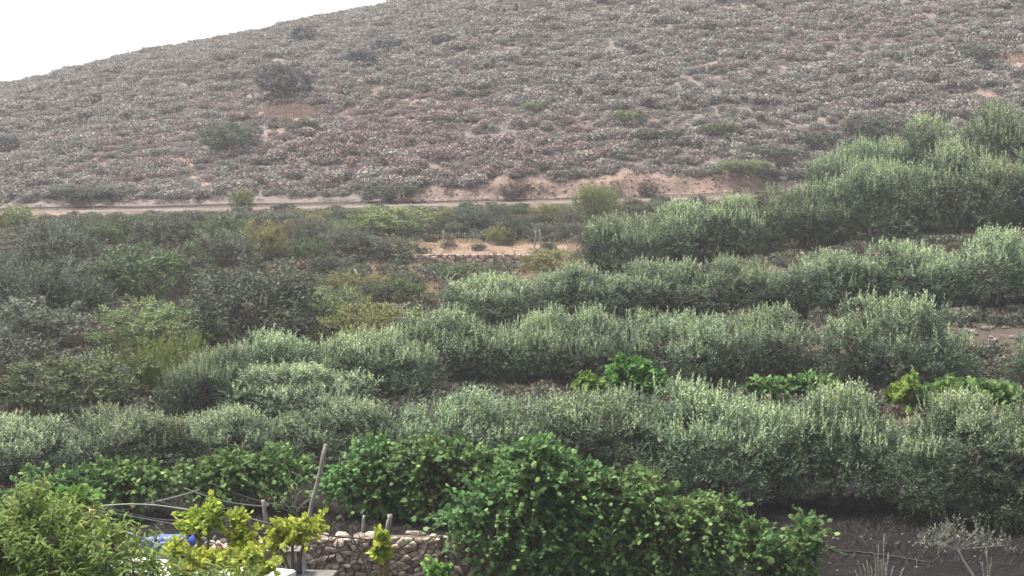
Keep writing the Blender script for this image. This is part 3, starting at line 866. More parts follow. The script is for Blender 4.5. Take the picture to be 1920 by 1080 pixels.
# darker bushes that stand out on the hill
for px, py, w, top, mat, label in [
    (532, 192, 105, 122, 'hill_dark', 'biggest dark bluish bush on the hill, left of centre'),
    (676, 126, 66, 90, 'hill_dark', 'dark round bush on the hill right of the biggest dark one'),
    (566, 84, 50, 52, 'hill_dark', 'small dark bush on the hill nearest the skyline'),
    (432, 285, 110, 228, 'mq_dark', 'dark green bush halfway up the hill below the dry orange patch'),
    (570, 248, 70, 222, 'mq_dark', 'low dark shrub under the dry orange patch on the hill'),
    (14, 285, 60, 252, 'hill_dark', 'dark bush on the hill at the left picture edge'),
    (830, 84, 80, 64, 'hill_dark', 'flat dark bush high on the hill above the centre'),
    (730, 95, 60, 70, 'hill_dark', 'flat dark bush between two others high on the hill'),
    (1240, 270, 110, 240, 'mq_dark', 'dark green thicket on the hill above the right end of the earth cut'),
    (1350, 255, 70, 228, 'mq_green', 'green bush on the hill right of the thicket'),
    (1000, 210, 50, 190, 'mq_light', 'pale green bush in the middle of the hill'),
    (1175, 235, 60, 205, 'mq_light', 'pale grey-green bush on the hill beside the thicket'),
    (1440, 300, 130, 270, 'mq_grey', 'grey bush left of the topmost olives on the hill'),
    (1390, 325, 120, 298, 'mq_light', 'yellowish green low bush above the right end of the earth cut'),
    (1640, 265, 130, 215, 'mq_dark', 'dark green shrub behind the topmost olive row'),
    (1540, 275, 90, 245, 'mq_dark', 'dark shrub left of the topmost olive row'),
    (1830, 120, 70, 82, 'mq_grey', 'grey rounded bush beside the bare patch at upper right'),
    (730, 375, 110, 342, 'mq_dark', 'dark bush at the left end of the earth cut by the road'),
    (960, 372, 60, 340, 'mq_brown', 'brown bush growing in the middle of the earth cut'),
    (1215, 368, 40, 340, 'mq_brown', 'small brown bush on the earth cut right of centre'),
    (170, 375, 130, 345, 'mq_grey', 'grey shrub above the road at far left'),
    (250, 103, 24, 95, 'mq_dark', 'tiny shrub poking above the skyline at left'),
    (455, 385, 50, 352, 'mq_light', 'pale shrub standing on the road edge left of centre'),
]:
    shrub(px, py, w, top, mat, label, 'bushes that stand out on the hill')

# ------------------------------------------------------------------ dry stone walls
def clip_poly(poly, a, b, c):
    out = []
    for i in range(len(poly)):
        p, q = poly[i], poly[(i + 1) % len(poly)]
        dp = a * p[0] + b * p[1] - c; dq = a * q[0] + b * q[1] - c
        if dp <= 0: out.append(p)
        if dp * dq < 0:
            t = dp / (dp - dq); out.append((p[0] + (q[0] - p[0]) * t, p[1] + (q[1] - p[1]) * t))
    return out

def stone_cells(w, h, sw, sh, g):
    """irregular courses of stones filling a w x h face"""
    seeds = []
    ny = max(2, int(round(h / sh))); nx = int(round(w / sw))
    for j in range(-1, ny + 1):
        for i in range(-1, nx + 1):
            if g.random() < .14: continue
            seeds.append(((i + .5 + .5 * (j % 2) + g.normal(0, .36)) * w / nx, (j + .5 + g.normal(0, .34)) * h / ny))
    for _ in range(int(.22 * len(seeds))): seeds.append((g.uniform(0, w), g.uniform(0, h)))
    S = np.array(seeds); A = sw / sh
    cells = []
    for k, (x, y) in enumerate(S):
        poly = [(0, 0), (w, 0), (w, h), (0, h)]
        d = np.hypot(S[:, 0] - x, (S[:, 1] - y) * A)
        for q in np.argsort(d)[1:14]:
            mx, my = (x + S[q, 0]) / 2, (y + S[q, 1]) / 2
            a, b = S[q, 0] - x, (S[q, 1] - y) * A * A
            poly = clip_poly(poly, a, b, a * mx + b * my)
            if len(poly) < 3: break
        if len(poly) >= 3:
            P = np.array(poly)
            if np.ptp(P[:, 0]) > .25 * sw and np.ptp(P[:, 1]) > .25 * sh: cells.append(P)
    return cells

def stone_geo(P, g, depth, gap):
    c = P.mean(0); n = len(P)
    size = np.ptp(P, axis=0).min()
    k = max(.6, 1 - gap / max(size, 1e-3) * 2)
    P = c + (P - c) * k
    out = g.uniform(.0, .5) * depth
    rings = [(1.0, 0.0), (1.0, depth * .6 + out), (.93, depth * .88 + out), (.5, depth * .95 + out)]
    P = c + (P - c) * (1 + g.normal(0, .07, (n, 1)))
    V = []
    tilt = g.normal(0, .3, 2)
    for s, d in rings:
        q = c + (P - c) * s
        dd = d + ((q - c) @ tilt if d > 0 else 0)
        V += [(a[0], -(dd[i] if np.ndim(dd) else dd) + g.normal(0, depth * .05), a[1]) for i, a in enumerate(q)]
    Q = [(r * n + i, r * n + (i + 1) % n, (r + 1) * n + (i + 1) % n, (r + 1) * n + i) for r in range(3) for i in range(n)]
    return np.array(V) - np.array([c[0], 0, c[1]]), np.array(Q), np.array([[3 * n + i for i in range(n)]]), c

def stone_wall(x0, x1, Y, ztop, zbase, sw, sh, label, seed, singles=True, yaw=0., depth=.11, mat='stone', group=None):
    g = np.random.default_rng(seed)
    root = empty('stone_wall', (x0, Y, zbase)); root.rotation_euler = (0, 0, yaw)
    w, h = x1 - x0, ztop - zbase
    core = box_mesh('core', (0, .0, -.1), (w, .4, h - .05), M['soil_core'], 0)
    link('core', core, root)
    cells = stone_cells(w, h, sw, sh, g)
    if singles:
        for P in cells:
            V, Q, cap, c = stone_geo(P, g, depth * g.uniform(.5, 1.5), .004)
            o = link('stone', mesh_np('stone', V, [Q, cap], M[mat]), root, (c[0], 0, c[1]))
        # rough cap stones along the top
        x = 0.
        while x < w - .1:
            s = g.uniform(.14, .42)
            V, Q, cap, c = stone_geo(np.array([(0, 0), (s * .5, -.03), (s, .01), (s * .9, .07), (s * .55, .10), (s * .1, .055)]), g, .14, .005)
            link('stone', mesh_np('stone', V, [Q, cap], M[mat]), root, (x + s / 2, .12 + g.uniform(-.05, .15), h + g.uniform(-.08, .06))).rotation_euler = (g.normal(0, .2), g.normal(0, .25), g.normal(0, .3)); x += s * g.uniform(.85, 1.3)
    else:
        Vs, Qs, Cs, off = [], {}, [], 0
        for P in cells:
            V, Q, cap, c = stone_geo(P, g, depth, .012)
            Vs.append(V + np.array([c[0], 0, c[1]])); Qs.setdefault(4, []).append(Q + off); Qs.setdefault(cap.shape[1], []).append(cap + off); off += len(V)
        o = link('stones', mesh_np('stones', np.concatenate(Vs), [np.concatenate(v) for v in Qs.values()], M[mat]), root); o['kind'] = 'stuff'
    tag(root, label, 'stone wall', group)
    return root
M['soil_core'] = rough_mat('wall_core_earth', (.075, .06, .05), (.13, .105, .085), 6, bump=.4)

xa, xb = PX(540, 1040, 29.95)[0], PX(985, 1040, 29.95)[0]
stone_wall(xa, xb, 29.95, -6.62, -7.45, .155, .10, 'dry stone wall of brown stones under the vines at the bottom', 11)
xa2 = PX(150, 1040, 30.0)[0]
stone_wall(xa2, xa - .02, 29.97, -6.78, -7.45, .24, .17, 'low stone wall behind the blue tarpaulin, left of the brown wall', 12)
xa, xb = PX(640, 490, 84.0)[0], PX(1110, 490, 84.0)[0]
stone_wall(xa, xb, 83.7, -3.28, -4.35, .34, .22, 'low dry stone wall holding up the sandy terrace', 13, False, depth=.14)
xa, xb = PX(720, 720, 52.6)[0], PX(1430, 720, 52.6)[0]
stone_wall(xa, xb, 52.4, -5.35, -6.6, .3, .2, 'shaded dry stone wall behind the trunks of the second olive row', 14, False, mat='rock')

# ------------------------------------------------------------------ loose stones
def rock_mesh(i, mat):
    g = np.random.default_rng(900 + i)
    import bmesh
    bm = bmesh.new(); bmesh.ops.create_icosphere(bm, subdivisions=1, radius=.5)
    for v in bm.verts: v.co = v.co * (1 + g.normal(0, .14)); v.co.z *= .62
    me = bpy.data.meshes.new('rock'); bm.to_mesh(me); bm.free(); me.materials.append(M[mat]); return me
ROCKS = [rock_mesh(i, 'rock') for i in range(5)]
PALE = [rock_mesh(10 + i, 'palerock') for i in range(3)]
def rock(px, py, w, me, label, group=None):
    h = hit(px, py); s = w / F * h[1]
    o = link('rock', me, None, (h[0], h[1], h[2] + s * .15)); o.scale = (s, s, s * rng.uniform(.8, 1.1)); o.rotation_euler = (0, 0, rng.random() * 6)
    tag(o, label, 'rock', group)
rock(958, 400, 18, PALE[0], 'pale boulder on the bank below the road, left one of a pair')
rock(1010, 404, 13, PALE[1], 'smaller pale boulder on the bank below the road, right one of a pair')
rock(780, 572, 22, PALE[2], 'white rock beside the yellow-green bush left of the third olive row')
rock(1355, 470, 60, PALE[0], 'pale slab in place of sunlit ground, between trunks of the fourth olive row')  # sunlit pale ground patch, built as an added slab
for _ in range(46):
    rock(rng.uniform(1810, 1925), rng.uniform(585, 715), rng.uniform(6, 20), ROCKS[int(rng.integers(0, 5))], 'stone lying on the dry bank at the right edge', 'stones on the dry right bank')
for _ in range(26):
    rock(rng.uniform(1530, 1910), rng.uniform(960, 1075), rng.uniform(4, 11) , ROCKS[int(rng.integers(0, 5))], 'small stone on the dark soil under the nearest olives', 'stones on the dark soil')
for _ in range(30):
    rock(rng.uniform(1380, 1560), rng.uniform(690, 735), rng.uniform(8, 22), ROCKS[int(rng.integers(0, 5))], 'stone on the shaded bank behind the nearest olives', 'stones on the shaded bank')
for _ in range(24):
    rock(rng.uniform(1780, 1920), rng.uniform(405, 450), rng.uniform(8, 20), ROCKS[int(rng.integers(0, 5))], 'stone on the bare terrace among the upper olives', 'stones on the upper terrace')

def clod(i):
    me = rock_mesh(40 + i, 'clod'); return me
M['clod'] = rough_mat('soil_clod', (.014, .012, .012), (.04, .036, .034), 5, bump=.8)
clods = [clod(i) for i in range(4)]
n = 1500
ty = rng.uniform(27.5, 37, n); px_ = rng.uniform(1380, 1950, n); tx = (px_ - 960) / F * ty
s_ = .03 + .13 * rng.random(n) ** 3
scatter_stuff('soil_clods', np.stack([tx, ty, Z(tx, ty)], -1), np.stack([s_, s_, s_ * .8], -1), np.zeros(n, int), [clods], 'dark clods and pebbles on the tilled soil at bottom right', 'soil')

# rubble and weeds broken loose from the earth cut
M['rubble'] = rough_mat('cut_rubble', (.13, .095, .08), (.30, .225, .185), 5, bump=.8, per_obj=.3)
rub = [rock_mesh(60 + i, 'rubble') for i in range(4)]
n = 900
px_ = rng.uniform(735, 1440, n); ty = 113.0 + 1.3 * rng.random(n) ** 1.4; tx = (px_ - 960) / F * ty
s_ = .06 + .22 * rng.random(n) ** 3
scatter_stuff('cut_rubble', np.stack([tx, ty, Z(tx, ty)], -1), np.stack([s_ * 1.3, s_, s_], -1), np.zeros(n, int), [rub], 'loose brown rubble along the earth cut by the road', 'rubble')

# ------------------------------------------------------------------ grape vines
def vine(blobs_px, Y, n_cane, mat, label, leaf=.108, clen=(.7, 1.5), group=None, depth=.55, singles=60, name='grapevine', trunk_px=None, catg='vine', tint=(.15, .75), grav=.35, upb=.35):
    """blobs_px: (px, py, rx, ry) in photo pixels at depth Y"""
    c0 = PX(blobs_px[0][0], blobs_px[0][1], Y)
    n_cane = int(n_cane * 1.25)
    bx = c0[0] if trunk_px is None else PX(trunk_px, 1000, Y)[0]
    base = np.array([bx, Y, zat(bx, Y)])
    root = empty(name, base)
    blobs = []
    for b in blobs_px:
        c = PX(b[0], b[1], Y + (b[4] if len(b) > 4 else 0)) - base
        blobs.append((c, (b[2] / F * Y * .76, depth, b[3] / F * Y * .76)))
    P, Nn, rad = sample_blobs(blobs, n_cane, .75)
    D = Nn * .8 + rng.normal(0, .55, (n_cane, 3)); D[:, 2] += upb
    short = min(r[0] for c, r in blobs)
    L = rng.uniform(clen[0], clen[1], n_cane) * min(1, .45 + .5 * short)
    far = rng.random(n_cane) < .28; L[far] *= 1.8; D[far, 2] += .3
    P = P - unit(D) * (np.minimum(L, clen[1]) * .5)[:, None]
    nl = 11
    t0 = tint[0] + .2 * rng.random(n_cane); t1 = tint[1] + .2 * rng.random(n_cane) * 1.0
    fol = shoots(P, D, L, nl, leaf, leaf * .95, t0, np.clip(t0 * .6 + t1 * .5, 0, 1), spread=1.0, droop=.35, gravity=grav, jitter=.3)
    # leaves turn their faces to the light
    nrm = rng.normal(0, .5, fol['P'].shape); nrm[:, 2] += .75; nrm[:, 1] -= .45
    fol['N'] = nrm
    sz_ = rng.uniform(.6, 1.4, len(fol['l'])); fol['l'] *= sz_; fol['w'] *= sz_; fol['t'] = np.clip(fol['t'] + rng.normal(0, .15, len(sz_)), 0, 1)
    foliage(root, fol, 'vine', mat, singles, (0, -1, .25))
    paths = []
    for p_, d, l in zip(P[::2], unit(D)[::2], L[::2]):
        s = np.linspace(0, 1, 5)[:, None] * l
        q = p_ + d * s; q[:, 2] -= grav * (s[:, 0]) ** 2
        paths.append((q, np.linspace(.007, .003, 5)))
    link('canes', tubes('canes', paths, M['cane'], 4), root)['kind'] = 'stuff'
    tp = [(wobble((0, 0, -.2), blobs[0][0], 8, .04), np.linspace(.045, .022, 8))]
    for c, r in blobs[1:]:
        tp.append((bezier(np.array(blobs[0][0]) * .7, (np.array(blobs[0][0]) + c) / 2 + np.array((0, 0, -.1)), c, 7), np.linspace(.025, .012, 7)))
    link('stem', tubes('stem', tp, M['cane'], 6), root)
    tag(root, label, catg, group)
    return root

VG = 'dark green grape vines in front of the nearest olives'
vine([(105, 905, 95, 42), (60, 930, 60, 30)], 31.5, 150, M['vine'], 'dark green vine at the far left end of the wire trellis', group=VG, singles=60)
vine([(250, 900, 110, 42), (215, 880, 50, 28)], 32, 170, M['vine'], 'dark green vine trailing over the wires right of the leftmost vine', group=VG, singles=60)
vine([(390, 895, 100, 40), (430, 870, 60, 28)], 32.3, 150, M['vine'], 'dark green vine over the middle of the wires, left of the leaning pole', group=VG, singles=60)
vine([(520, 870, 80, 45), (480, 895, 60, 28)], 32.6, 120, M['vine'], 'thin dark vine just left of the leaning pole', group=VG, singles=40)
vine([(690, 885, 100, 62), (640, 905, 50, 35), (740, 930, 70, 35), (700, 850, 60, 35), (780, 890, 60, 50)], 32, 330, M['vine'], 'green vine spreading right from the leaning pole', group=VG, singles=110)
vine([(860, 880, 90, 70), (800, 850, 80, 50), (930, 865, 80, 45), (860, 940, 90, 45), (930, 990, 60, 30)], 31.6, 400, M['vine'], 'green vine between the pole vine and the biggest vine', group=VG, singles=80)
vine([(960, 950, 150, 85), (1010, 880, 80, 60), (1040, 1030, 100, 80), (985, 1060, 80, 60), (1080, 960, 80, 70), (880, 965, 80, 28), (1090, 890, 60, 40), (1000, 845, 60, 35)], 29.3, 900, M['vine'], 'biggest dark green vine, covering the right end of the brown stone wall', group=VG, singles=240, trunk_px=1000)
vine([(1230, 985, 110, 60), (1190, 918, 95, 52), (1200, 1060, 120, 50), (1330, 960, 80, 40), (1320, 1010, 70, 50), (1130, 1010, 60, 60), (1290, 1060, 90, 40)], 29.4, 700, M['vine'], 'dark green vine right of the biggest one, reaching toward the bare soil', group=VG, singles=170)
vine([(1455, 1020, 60, 50), (1512, 1000, 24, 60), (1400, 1010, 50, 45), (1470, 1065, 80, 45)], 29.0, 230, M['vine'], 'upright green vine on the left edge of the dark bare soil', group=VG, singles=90, upb=.9)

LG = 'yellow-green young vine shoots at the bottom left'
vine([(385, 968, 42, 22), (355, 985, 25, 14), (400, 950, 16, 14)], 22, 42, M['lime'], 'yellow-green vine tuft above the blue tarpaulin', leaf=.088, clen=(.4, .85), group=LG, depth=.25, singles=60)
vine([(452, 1005, 22, 34), (448, 975, 12, 16)], 22, 40, M['lime'], 'narrow upright yellow-green vine shoot between two tufts', leaf=.088, clen=(.3, .7), group=LG, depth=.2, singles=45, upb=.9)
vine([(548, 995, 52, 24), (510, 1015, 30, 18), (590, 985, 25, 14)], 22.5, 50, M['lime'], 'rounded yellow-green vine tuft left of the stone wall', leaf=.088, clen=(.4, .85), group=LG, depth=.25, singles=70)
vine([(360, 1050, 50, 20), (420, 1055, 45, 18), (330, 1030, 18, 20), (465, 1045, 30, 14), (490, 1062, 30, 12)], 19.2, 80, M['lime'], 'long yellow-green vine cane lying along the white roof', leaf=.088, clen=(.3, .7), group=LG, depth=.18, singles=90)
vine([(716, 1010, 12, 26), (714, 1035, 12, 16)], 26, 22, M['lime'], 'small yellow-green vine shoot on the thick post before the stone wall', leaf=.11, clen=(.2, .4), group=LG, depth=.12, singles=30, upb=.9)
vine([(820, 1070, 28, 14)], 28, 24, M['midvine'], 'small yellowish plant at the foot of the stone wall', leaf=.11, clen=(.2, .4), group=LG, depth=.2, singles=20)
vine([(130, 938, 50, 26), (165, 935, 20, 18)], 25, 70, M['midvine'], 'bright green vine patch above the peach tree at left', leaf=.12, clen=(.3, .6), group=LG, depth=.3, singles=50)

vine([(1195, 708, 55, 36), (1170, 690, 30, 25)], 42.6, 130, M['midvine'], 'bright green leafy vine climbing behind the nearest olives, right of centre', leaf=.17, clen=(.4, .9), depth=.5, singles=40, tint=(.0, .3))
vine([(1105, 722, 35, 24)], 42.3, 50, M['fresh'], 'small yellow-green vine left of the bright climbing vine', leaf=.15, clen=(.3, .6), depth=.4, singles=20, tint=(.0, .2))
vine([(1520, 720, 60, 16), (1440, 724, 50, 12)], 42, 90, M['vine'], 'low flat green vine on the bank behind the nearest olives', leaf=.17, clen=(.3, .7), depth=.5, singles=30)
vine([(1810, 738, 90, 26), (1870, 742, 60, 20), (1740, 742, 45, 18)], 41.6, 240, M['vine'], 'broad dark green vine mound behind the nearest olives at right', leaf=.19, clen=(.4, .7), depth=.8, singles=90, tint=(.3, .8))
vine([(1685, 738, 28, 18), (1705, 715, 12, 14)], 41.4, 45, M['fresh'], 'yellow-green vine tip left of the broad vine mound', leaf=.15, clen=(.3, .6), depth=.4, singles=20, tint=(.0, .3))

# ------------------------------------------------------------------ peach tree in the left foreground
def peach():
    Y = 17.0
    bx = PX(120, 1000, Y)[0]; base = np.array([bx, Y, zat(bx, Y)])
    root = empty('peach_tree', base)
    blobs = []
    for px, py, rx, ry, dy in [(90, 1010, 120, 70, 0), (30, 985, 80, 60, .3), (200, 1050, 120, 60, -.2), (60, 940, 30, 40, .2), (290, 1095, 100, 40, -.1), (130, 1110, 200, 90, 0), (420, 1098, 70, 26, 0), (-60, 1030, 120, 80, 0), (215, 995, 16, 30, 0), (150, 980, 50, 40, .2)]:
        c = PX(px, py, Y + dy) - base
        blobs.append((c, (rx / F * Y * .85, .7 if rx > 60 else .25, ry / F * Y * .85)))
    P, Nn, _ = sample_blobs(blobs, 680, .7)
    n = len(P)
    D = Nn * .6 + rng.normal(0, .4, (n, 3)); D[:, 2] += .9
    L = .22 + .2 * rng.random(n)
    P = P - unit(D) * L[:, None] * .5
    t0 = .1 + .35 * rng.random(n)
    fol = shoots(P, D, L, 13, .135, .031, t0, t0 + .4, spread=1.15, droop=.55, jitter=.25)
    nrm = rng.normal(0, .45, fol['P'].shape); nrm[:, 2] += .9; nrm[:, 1] -= .3; fol['N'] = nrm
    foliage(root, fol, 'lance', M['peach'], 300, (0, -1, .35))
    link('twigs', tubes('twigs', twig_paths(P, D, L), M['twig'], 4), root)['kind'] = 'stuff'
    fork = np.array((0, 0, 1.0))
    link('trunk', tubes('trunk', [(wobble((0, 0, -.3), fork, 7, .03), np.linspace(.11, .08, 7))], M['bark'], 9), root)
    for c, r in blobs:
        c = np.array(c)
        link('limb', tubes('limb', [(bezier(fork, fork * .5 + c * .5 + np.array((0, 0, .2)), c, 8), np.linspace(.05, .012, 8))], M['bark'], 6), root)
    tag(root, 'peach tree with drooping narrow leaves in the bottom left corner', 'peach tree')
peach()

# ------------------------------------------------------------------ poles, stakes, wires
def pole(top, bot, Y, r, label, mat='post', name='wooden_post', cat_='post', group=None, to_ground=True):
    a = PX(top[0], top[1], Y); b = PX(bot[0], bot[1], Y)
    d = (b - a) / np.linalg.norm(b - a)
    if to_ground:
        zg = zat(b[0], Y) - .15
        if d[2] < -.2 and b[2] > zg: b = a + d * ((zg - a[2]) / d[2])
    pts = wobble(b, a, 7, r * .12) - b
    me = tubes(name, [(pts, np.linspace(r * 1.1, r * .85, 7))], M[mat], 9)
    o = link(name, me, None, b)
    tag(o, label, cat_, group)
    return o
pole((611, 833), (578, 978), 31.2, .045, 'tall leaning grey wooden pole at the left end of the green vines')
pole((493, 938), (500, 990), 31, .045, 'short grey post under the trellis wires left of the leaning pole')
pole((443, 950), (442, 980), 30.6, .045, 'short stump-like post under the wires, further left of the leaning pole')
pole((683, 966), (680, 995), 30.6, .035, 'thin stake behind the stone wall right of the leaning pole')
pole((731, 964), (726, 1005), 30.8, .06, 'stout grey post standing behind the stone wall')
pole((722, 1000), (722, 1080), 26.2, .085, 'thick brown post in front of the stone wall', mat='cane')
pole((171, 955), (172, 985), 24, .04, 'pinkish stake beside the peach tree', mat='pinkstake')
pole((646, 849), (664, 866), 32.2, .03, 'short bare stick poking out right of the leaning pole', to_ground=False, mat='deadwood', name='stick', cat_='stick')
def fpost(px, top, bot, r, mat, label):
    h = hit(px, bot); a = PX(px + rng.normal(0, 2), top, h[1])
    pts = wobble((0, 0, -.2), a - h, 6, .015)
    o = link('fence_post', tubes('fence_post', [(pts, np.linspace(r * 1.1, r * .9, 6))], M[mat], 7), None, h)
    tag(o, label, 'post', 'posts around the sandy terrace')
fpost(833, 432, 472, .045, 'post', 'pale fence post at the left end of the sandy terrace')
fpost(1002, 432, 472, .04, 'post', 'left of two tall pale posts on the sandy terrace')
fpost(1015, 430, 466, .05, 'post', 'right of two tall pale posts on the sandy terrace')
fpost(927, 472, 517, .055, 'bark', 'dark post standing before the terrace wall')
fpost(964, 470, 500, .035, 'cane', 'thin reddish post on top of the terrace wall')
fpost(1068, 482, 508, .07, 'bark', 'short dark post right of the yellow bush')

def wire(pts_px, Y, r, mat, label, name='trellis_wire', cat_='wire', group='trellis wires', sag=.0):
    P = np.array([PX(a, b, Y + (c[0] if c else 0)) for a, b, *c in pts_px])
    t = np.linspace(0, 1, len(P)); tt = np.linspace(0, 1, 14)
    Q = np.stack([np.interp(tt, t, P[:, k]) for k in range(3)], -1)
    if len(P) > 2:
        for _ in range(3): Q[1:-1] = (Q[:-2] + 2 * Q[1:-1] + Q[2:]) / 4
    Q[:, 2] -= sag * 4 * tt * (1 - tt)
    o = link(name, tubes(name, [(Q - Q[0], r)], M[mat], 5), None, Q[0]); tag(o, label, cat_, group)
wire([(175, 950), (230, 945), (290, 946), (365, 958)], 30.9, .016, 'palehose', 'pale hose slung along the near edge of the trellis', 'hose', 'hose', None)
wire([(270, 945), (375, 918)], 31.2, .012, 'wire', 'bright wire rising to the right from the pale hose', sag=.02)
wire([(185, 958), (245, 968), (330, 983)], 31, .009, 'wire', 'lowest of the sagging wires behind the yellow-green tuft')
wire([(200, 952), (300, 976), (420, 975)], 31.3, .008, 'wire', 'sagging wire crossing just above the lowest one')
wire([(345, 915), (420, 938), (500, 950)], 31.4, .011, 'wire', 'wire running from the vines down to the short grey post', sag=.03)
wire([(395, 906), (480, 936), (560, 952)], 31.8, .009, 'wire', 'uppermost wire left of the leaning pole', sag=.03)
wire([(300, 940), (360, 955), (440, 952)], 31.5, .008, 'wire', 'wire ending at the stump-like post', sag=.02)
wire([(442, 966), (520, 985)], 30.8, .013, 'wire', 'thick wire between the stump-like post and the leaning pole foot')
wire([(290, 984), (315, 1008)], 30.4, .010, 'wire', 'short stay wire slanting down to the blue tarpaulin')
wire([(548, 885), (588, 908)], 31.6, .010, 'wire', 'wire slanting down onto the leaning pole')
wire([(222, 994), (262, 1006), (322, 1033)], 24, .022, 'palehose', 'pale curved pipe slanting over the blue tarpaulin', 'pipe', 'pipe', None)
wire([(592, 1000), (630, 1006), (700, 1012)], 27.5, .014, 'hose', 'black cable above the stone wall', 'cable', 'cable', None)
def groundline(pp, r, label):
    Q = []
    for a, b in zip(pp[:-1], pp[1:]):
        for s in np.linspace(0, 1, 10, endpoint=False):
            Q.append(hit(a[0] + (b[0] - a[0]) * s, a[1] + (b[1] - a[1]) * s) + (0, 0, .03))
    Q = np.array(Q)
    o = link('hose', tubes('hose', [(Q - Q[0], r)], M['hose'], 5), None, Q[0]); tag(o, label, 'hose')
groundline([(1535, 1032), (1640, 1042), (1760, 1062)], .02, 'black irrigation hose lying on the dark soil at right')

# ------------------------------------------------------------------ shed roof, blue tarpaulin, metal box
zr = -4.76
A = np.array(PX(262, 1047, 20.5)); B = np.array(PX(556, 1075, 19.65))
ax = (B - A)[:2]; ax = ax / np.linalg.norm(ax); yaw = math.atan2(ax[1], ax[0]); wlen = float(np.linalg.norm((B - A)[:2]))
shed = empty('shed', (A[0], A[1], zat(A[0], A[1]))); shed.rotation_euler = (0, 0, yaw)
hh = zr - zat(A[0], A[1])
roof = link('roof', box_mesh('roof', (0, -3.2, hh - .14), (wlen, 0, hh), M['white'], .02), shed)
link('wall', box_mesh('wall', (.12, -3.1, -.1), (wlen - .12, -.12, hh - .14), M['white'], .01), shed)
link('parapet', box_mesh('parapet', (.05, -.14, hh + .001), (wlen * .42, -.02, hh + .09), M['concrete'], .01), roof)
tag(shed, 'white flat roof of a shed at the bottom left behind the leaves', 'shed')

c = PX(316, 1019, 29.3)
tarp = empty('rolled_tarpaulin', (c[0], c[1], c[2]))
def roll(x0, x1, r0, mat, nm, seed):
    g = np.random.default_rng(seed); n = 22; xs = np.linspace(x0, x1, n); sides = 18
    V = []
    for i, x in enumerate(xs):
        e = .55 if i in (0, n - 1) else (.9 if i in (1, n - 2) else 1)
        for k_ in range(sides):
            a = k_ / sides * 6.283
            rr = r0 * e * (1 + .07 * math.sin(3 * a + x * 9) + .05 * math.sin(5 * a - x * 14) + g.normal(0, .02))
            V.append((x, rr * math.cos(a), rr * .88 * math.sin(a) + .05 * math.sin((x - x0) / (x1 - x0) * 3.1)))
    q = [(i * sides + k_, i * sides + (k_ + 1) % sides, (i + 1) * sides + (k_ + 1) % sides, (i + 1) * sides + k_) for i in range(n - 1) for k_ in range(sides)]
    caps = np.array([[k_ for k_ in range(sides)][::-1], [(n - 1) * sides + k_ for k_ in range(sides)]])
    return mesh_np(nm, np.array(V), [np.array(q), caps], M[mat], True)
sheet = link('sheet', roll(-.52, .50, .145, 'blue', 'sheet', 1), tarp)
link('strap', tubes('strap', [(np.array([(-.235, 0, .03), (-.195, 0, .033)]), (.163, .163))], M['black'], 18), sheet)
link('flap', roll(-.55, -.12, .10, 'blue', 'flap', 2), sheet, (.28, -.16, -.06))
tarp.rotation_euler = (0, -.06, .12)
tag(tarp, 'rolled blue tarpaulin with a dark strap on the low wall', 'tarpaulin')

c = PX(400, 1020, 29.2)
for k_, (px, py) in enumerate([(392, 1022), (402, 1012), (412, 1024), (420, 1014), (384, 1016)]):
    q = PX(px, py, 29.55)
    o = link('rock', ROCKS[k_ % 5], None, q); o.scale = (.17, .17, .16); o.rotation_euler = (k_, k_ * 2, k_ * .7)
    tag(o, 'stone in the small heap right of the blue tarpaulin', 'rock', 'stones heaped by the tarpaulin')
q = PX(394, 1027, 29.2)
import bmesh
coil = link('rope_coil', tubes('rope_coil', [(np.array([(.12 * math.cos(a), .02 * a / 6, .12 * math.sin(a)) for a in np.linspace(0, 18.8, 60)]), .018)], M['palehose'], 5), None, q)
tag(coil, 'pale coiled hose leaning on the heap beside the tarpaulin', 'hose')
q = PX(412, 1032, 29.0)
cup = link('bucket', tubes('bucket', [(np.array([(0, 0, -.07), (0, 0, .0), (0, 0, .07)]), (.045, .055, .06))], M['red'], 12), None, q)
tag(cup, 'small red bucket beside the coiled hose', 'bucket')

# concrete cistern with an open metal box on it
s0 = PX(520, 1060, 28.4); s1 = PX(700, 1078, 27.6)
zc = PX(600, 1071, 28.4)[2]
cis = empty('cistern', (s0[0], 28.6, zat(s0[0], 28.6)))
ch = zc - zat(s0[0], 28.6)
link('slab', box_mesh('slab', (-.1, -1.0, ch - .08), (1.10, 0, ch), M['concrete'], .015), cis)
link('wall', box_mesh('wall', (0, -.9, -.1), (1.0, -.06, ch - .08), M['concrete'], .01), cis)
cis.rotation_euler = (0, 0, -.10)
tag(cis, 'low grey concrete cistern in front of the stone wall', 'cistern')
bxp = PX(532, 1062, 28.2)
mb = empty('metal_box', (bxp[0] - .05, 28.1, zc + .002))
w_, d_, h_ = .40, .34, .42
link('back_panel', box_mesh('back_panel', (0, d_ - .015, 0), (w_, d_, h_), M['tin'], 0), mb)
link('side_panel', box_mesh('side_panel', (-.017, 0, 0), (-.002, d_ - .002, h_), M['tin'], 0), mb)
link('side_panel', box_mesh('side_panel', (w_ + .002, 0, 0), (w_ + .017, d_ - .002, h_), M['tin'], 0), mb)
link('lid', box_mesh('lid', (-.05, -.04, h_ + .002), (w_ + .05, d_ + .03, h_ + .03), M['concrete'], .005), mb)
lp = link('leaning_sheet', box_mesh('leaning_sheet', (0, 0, 0), (.17, .012, h_ * .96), M['palehose'], 0), mb, (.04, .04, .01)); lp.rotation_euler = (-.15, .22, .1)
link('post', tubes('post', [(np.array([(.29, -.02, 0), (.30, -.01, .2), (.29, -.02, h_)]), .018)], M['post'], 6), mb)
tag(mb, 'open grey metal box with a leaning pale sheet on the cistern', 'metal box')

